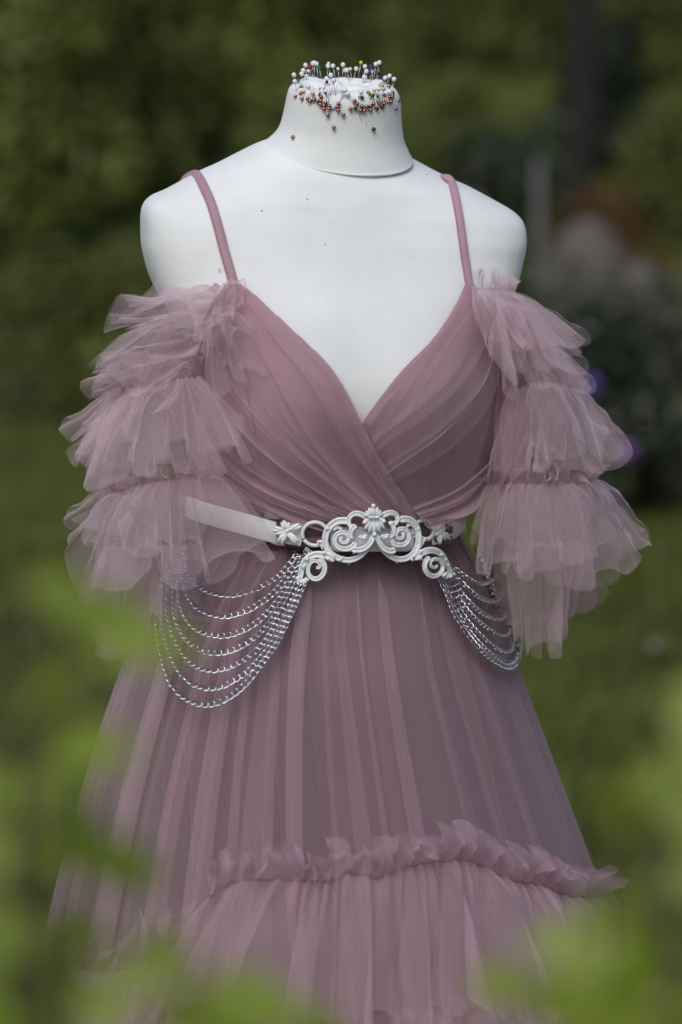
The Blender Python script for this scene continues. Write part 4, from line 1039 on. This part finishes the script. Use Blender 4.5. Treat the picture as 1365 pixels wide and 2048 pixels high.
# ------------------------------------------------------------------ pins in the neck
def pin_mesh(name, r, m, facet=False):
    mb = MB(); mb.ball((0, 0, 0), r, 8 if facet else 14, 5 if facet else 9, mi=0); mb.tube([(0, 0, -r * .9), (0, 0, -.017), (0, 0, -.030)], [.00032, .00032, .0001], 6, flat=((0, 1, 0), 1), mi=1)
    o = mb.build(name, [m, MT['steel']], None, not facet)
    me = o.data; bpy.data.objects.remove(o); return me
KR = 4.2656
PM = {k: pin_mesh('pin', r, MT[m]) for k, (r, m) in dict(w=(.00232, 'pearl'), g=(.00205, 'grey_pearl'), r=(.0015, 'red'), n=(.0015, 'green'), p=(.0015, 'purple'), y=(.0018, 'yellow'), b=(.0016, 'black'), o=(.0019, 'gold'), c=(.00205, 'copper'), d=(.00205, 'dark_copper'), t=(.0016, 'pearl')).items()}
STAND = '''w305,172,315,260 w206,255,228,335 w214,311,232,400 w285,217,300,280 w272,246,285,305 t330,222,335,275 t313,262,318,300 w367,157,365,255 w398,160,415,258 w378,152,384,250 t501,157,520,245 w496,180,490,248 w539,178,560,245 t582,203,590,255
w625,168,622,255 w641,213,650,268 w657,213,680,306 t687,203,697,264 w738,203,718,264 w813,183,800,275 w826,224,828,278 t876,223,880,295 w905,163,888,290 w935,150,905,293 w807,272,790,330 w521,256,530,300 w548,301,515,430 w484,287,480,340 t469,314,470,365 t509,330,503,490
w543,305,563,435 w325,356,400,462 t285,390,293,445 t428,364,405,440 t463,364,455,420 w620,388,600,480 w645,386,602,475 w667,416,720,520 w778,403,770,490 t765,432,772,500 w986,280,975,332 w1022,264,1000,325 w1061,292,1047,370 w947,316,920,365 w893,379,890,430 w930,377,918,460 g972,377,945,460 w1019,403,1015,450
r340,188,350,270 r425,419,420,450 n423,193,438,270 n245,306,240,330 n852,420,845,495 n921,435,925,480 p358,223,375,282 p476,411,482,470 p861,181,872,250 p869,200,878,255 p966,287,975,325 y778,150,755,285 y868,418,862,470 o369,413,386,450 o958,348,960,385
b488,315,485,470 b857,241,855,325 b934,240,905,293 b935,178,930,250 b882,432,865,500 b790,450,800,515 g543,538,545,545'''.split()
FLUSH = '''c270,358 c221,439 c265,412 c287,400 c275,459 c324,460 c342,480 c374,468 c405,478 c438,442 c434,478 c431,508 c478,493 c460,518 c462,546 c508,520 c508,545 c576,530 c588,502 c583,558 c495,599 c628,595 c690,546 d730,541 c725,477 c746,499 c773,559 c787,523 c808,563 c825,526 c859,520 c861,556 c885,502 c840,408 d916,543 c936,497 c928,480 d960,530 c972,482 c976,501 c979,428 c988,332 c1017,350 c1012,367 c1022,445 c1046,404 c1048,430 c1043,448 c1012,488 c1035,486 c1097,474 c1076,544 c546,703 c197,786 d887,719'''.split()
def neck_hit(px, py):
    for k in range(40):
        h = cast(BV_N, px, py + k * 2)
        if h[0] is not None: return h[0], h[1]
    return at(px, py, 0), Vector((0, -1, 0))
PINS = []
def put_pin(kind, head, d):
    o = bpy.data.objects.new('pin', PM[kind]); o.location = head; o.rotation_mode = 'QUATERNION'
    o.rotation_quaternion = Vector(d).to_track_quat('-Z', 'Y'); link(o); return o
for s_ in STAND:
    k = s_[0]; a, b, c, d = map(float, s_[1:].split(','))
    ent, n = neck_hit(540 + c / KR, 90 + d / KR)
    hd = at(540 + a / KR, 90 + b / KR, ent.y - .15 * (ent - at(540 + a / KR, 90 + b / KR, ent.y)).length)
    dd = ent - hd
    if dd.length > .024: ent = hd + dd.normalized() * .024
    PINS.append([k, put_pin(k, hd, dd), a, b, True])
for s_ in FLUSH:
    k = s_[0]; a, b = map(float, s_[1:].split(','))
    hit, n = neck_hit(540 + a / KR, 90 + b / KR)
    if n.dot(ray(540 + a / KR, 90 + b / KR)) > 0: n = -n
    hd = at(540 + a / KR, 90 + b / KR, (hit + n * .0024).y)
    PINS.append([k, put_pin(k, hd, (-(n) + Vector((random.uniform(-.3, .3), 0, random.uniform(-.3, .3))))), a, b, False])
ORD = 'first second third fourth fifth sixth seventh eighth ninth tenth eleventh twelfth thirteenth fourteenth fifteenth sixteenth seventeenth eighteenth nineteenth twentieth'.split() + ['twenty-' + q for q in 'first second third fourth fifth sixth seventh eighth ninth'.split()]
CN = dict(w='white pearl', t='white pearl', g='grey', r='red', n='green', p='violet', y='yellow', b='black', o='gold', c='copper', d='dark bronze')
def zone(k, x, y, stand):
    if k in 'cd':
        if y > 580:
            if x < 250: return 'lone:lone copper pin lowest on the left side of the neck'
            if y > 690: return 'lone:dark bronze pin alone on the right front of the neck' if k == 'd' else 'lone:lone copper pin low on the middle of the neck front'
            return 'lone:copper pin just under the front rim, the left one of two' if x < 560 else 'lone:copper pin just under the front rim, the right one of two'
        if k == 'd': return 'among copper pins on right front neck rim'
        if x < 640: return 'along the front left neck rim' if x > 390 else 'at the left corner of the neck rim'
        return 'along the front right neck rim' if x < 905 else 'at the right corner of the neck rim'
    if k in 'wt':
        if y < 290 and x < 460: return 'on the back left of the neck top'
        if y < 290 and x < 760: return 'along the back middle of the neck top'
        if y < 290: return 'on the back right of the neck top'
        if x < 460: return 'on the left side of the neck top'
        if x < 850: return 'in the middle of the neck top'
        return 'on the right side of the neck top'
    return 'on the neck top'
groups = {}
for p in PINS:
    zk = zone(p[0], p[2], p[3], p[4]); cn = CN[p[0]]
    groups.setdefault((cn, zk), []).append(p)
for (cn, zk), ps in groups.items():
    ps.sort(key=lambda q: q[2])
    for i, q in enumerate(ps):
        if zk.startswith('lone:'): lab = zk[5:]
        elif len(ps) == 1: lab = f'the only {cn} pin {zk}'
        else: lab = f'{ORD[i]} {cn} pin from left {zk}'
        tag(q[1], lab, 'pin', {'copper': 'copper headed pins in the neck', 'dark bronze': 'copper headed pins in the neck', 'white pearl': 'white pearl headed pins in the neck'}.get(cn, 'coloured pins in the neck'))

# ------------------------------------------------------------------ leafy twigs close to the camera
def near_leaf_mesh():
    n = 9; V = []; F = []
    for i in range(n):
        s = i / (n - 1); wd = .30 * math.sin(math.pi * min(1, s ** .75)) ** .9 + .004; dz = -.16 * s * s
        for j in (-1, -.5, 0, .5, 1): V.append((j * wd, s, dz + .10 * abs(j) * wd * 2 + .012 * math.sin(9 * s + 2 * j)))
    for i in range(n - 1):
        for j in range(4): F.append([i * 5 + j, i * 5 + j + 1, (i + 1) * 5 + j + 1, (i + 1) * 5 + j])
    me = bpy.data.meshes.new('leaf'); me.from_pydata(V, [], F); me.materials.append(M_LF['near'])
    me.polygons.foreach_set('use_smooth', [True] * len(F)); return me
NLM = near_leaf_mesh()
def near_shrub(label, base, twigs, seed, lo=.030, hi=.048):
    r = np.random.default_rng(seed)
    root = tag(empty('leafy_shrub', base), label, 'shrub')
    bx = np.array(base)
    for tw in twigs:
        tip = np.array(at(*tw[:3])); nl = tw[3]
        lo_ = np.array([tip[0] + (bx[0] - tip[0]) * .5, tip[1] + (bx[1] - tip[1]) * .3, .45])
        P = catmull([bx, lo_ - (0, 0, .15), (lo_ + tip) / 2 + (0, 0, .0), tip], 30)
        mb = MB(); mb.tube(P, np.linspace(.004, .0012, 30), 6); st = mb.build('twig', M_BARK, root)
        for k in range(nl):
            f = 1 - (k / max(1, nl - 1)) * .34 if nl > 1 else 1
            i = f * 29; p = np.array([np.interp(i, range(30), P[:, c]) for c in range(3)])
            o = bpy.data.objects.new('leaf', NLM); sz = r.uniform(lo, hi)
            a = k * 2.4 + r.uniform(-.5, .5)
            # blades hang with their upper side turned outwards and up
            nv = Vector((r.uniform(-.7, .7), r.uniform(-1.1, -.3), r.uniform(.3, 1.0))).normalized()
            d = Vector((math.cos(a), 0, math.sin(a) * .8 - .2)); d = (d - nv * d.dot(nv)).normalized()
            rot = Matrix((nv.cross(d) * -1, d, nv)).transposed()
            o.matrix_local = Matrix.Translation(Vector(p) - Vector(root.location)) @ rot.to_4x4() @ Matrix.Diagonal((sz, sz, sz, 1))
            link(o, root)
    return root
near_shrub('light green leafy shrub growing close in at lower left', (-.2, -1.6, 0),
           [(50, 1165, -1.50, 6), (120, 1225, -1.50, 4), (190, 1310, -1.52, 3), (45, 1420, -1.50, 7), (100, 1500, -1.52, 4), (30, 1560, -1.5, 5), (40, 1690, -1.50, 8), (170, 1715, -1.48, 6), (100, 1830, -1.50, 8), (265, 1870, -1.50, 4), (400, 1985, -1.50, 4), (200, 1960, -1.50, 8), (560, 2030, -1.50, 2), (30, 1930, -1.50, 9), (310, 2010, -1.50, 8), (130, 2010, -1.50, 8)], 71)
near_shrub('light green leafy shrub growing close in at lower right', (.2, -1.6, 0),
           [(1335, 1385, -1.46, 5), (1190, 1600, -1.48, 4), (1260, 1570, -1.48, 6), (1320, 1620, -1.50, 7), (1345, 1500, -1.50, 5), (1270, 1790, -1.48, 8), (1140, 1870, -1.48, 6), (1330, 1850, -1.50, 7), (940, 1965, -1.46, 3), (1050, 1985, -1.46, 4), (1200, 1960, -1.48, 7), (1320, 1980, -1.50, 8), (1340, 1720, -1.5, 6)], 72, hi=.062)
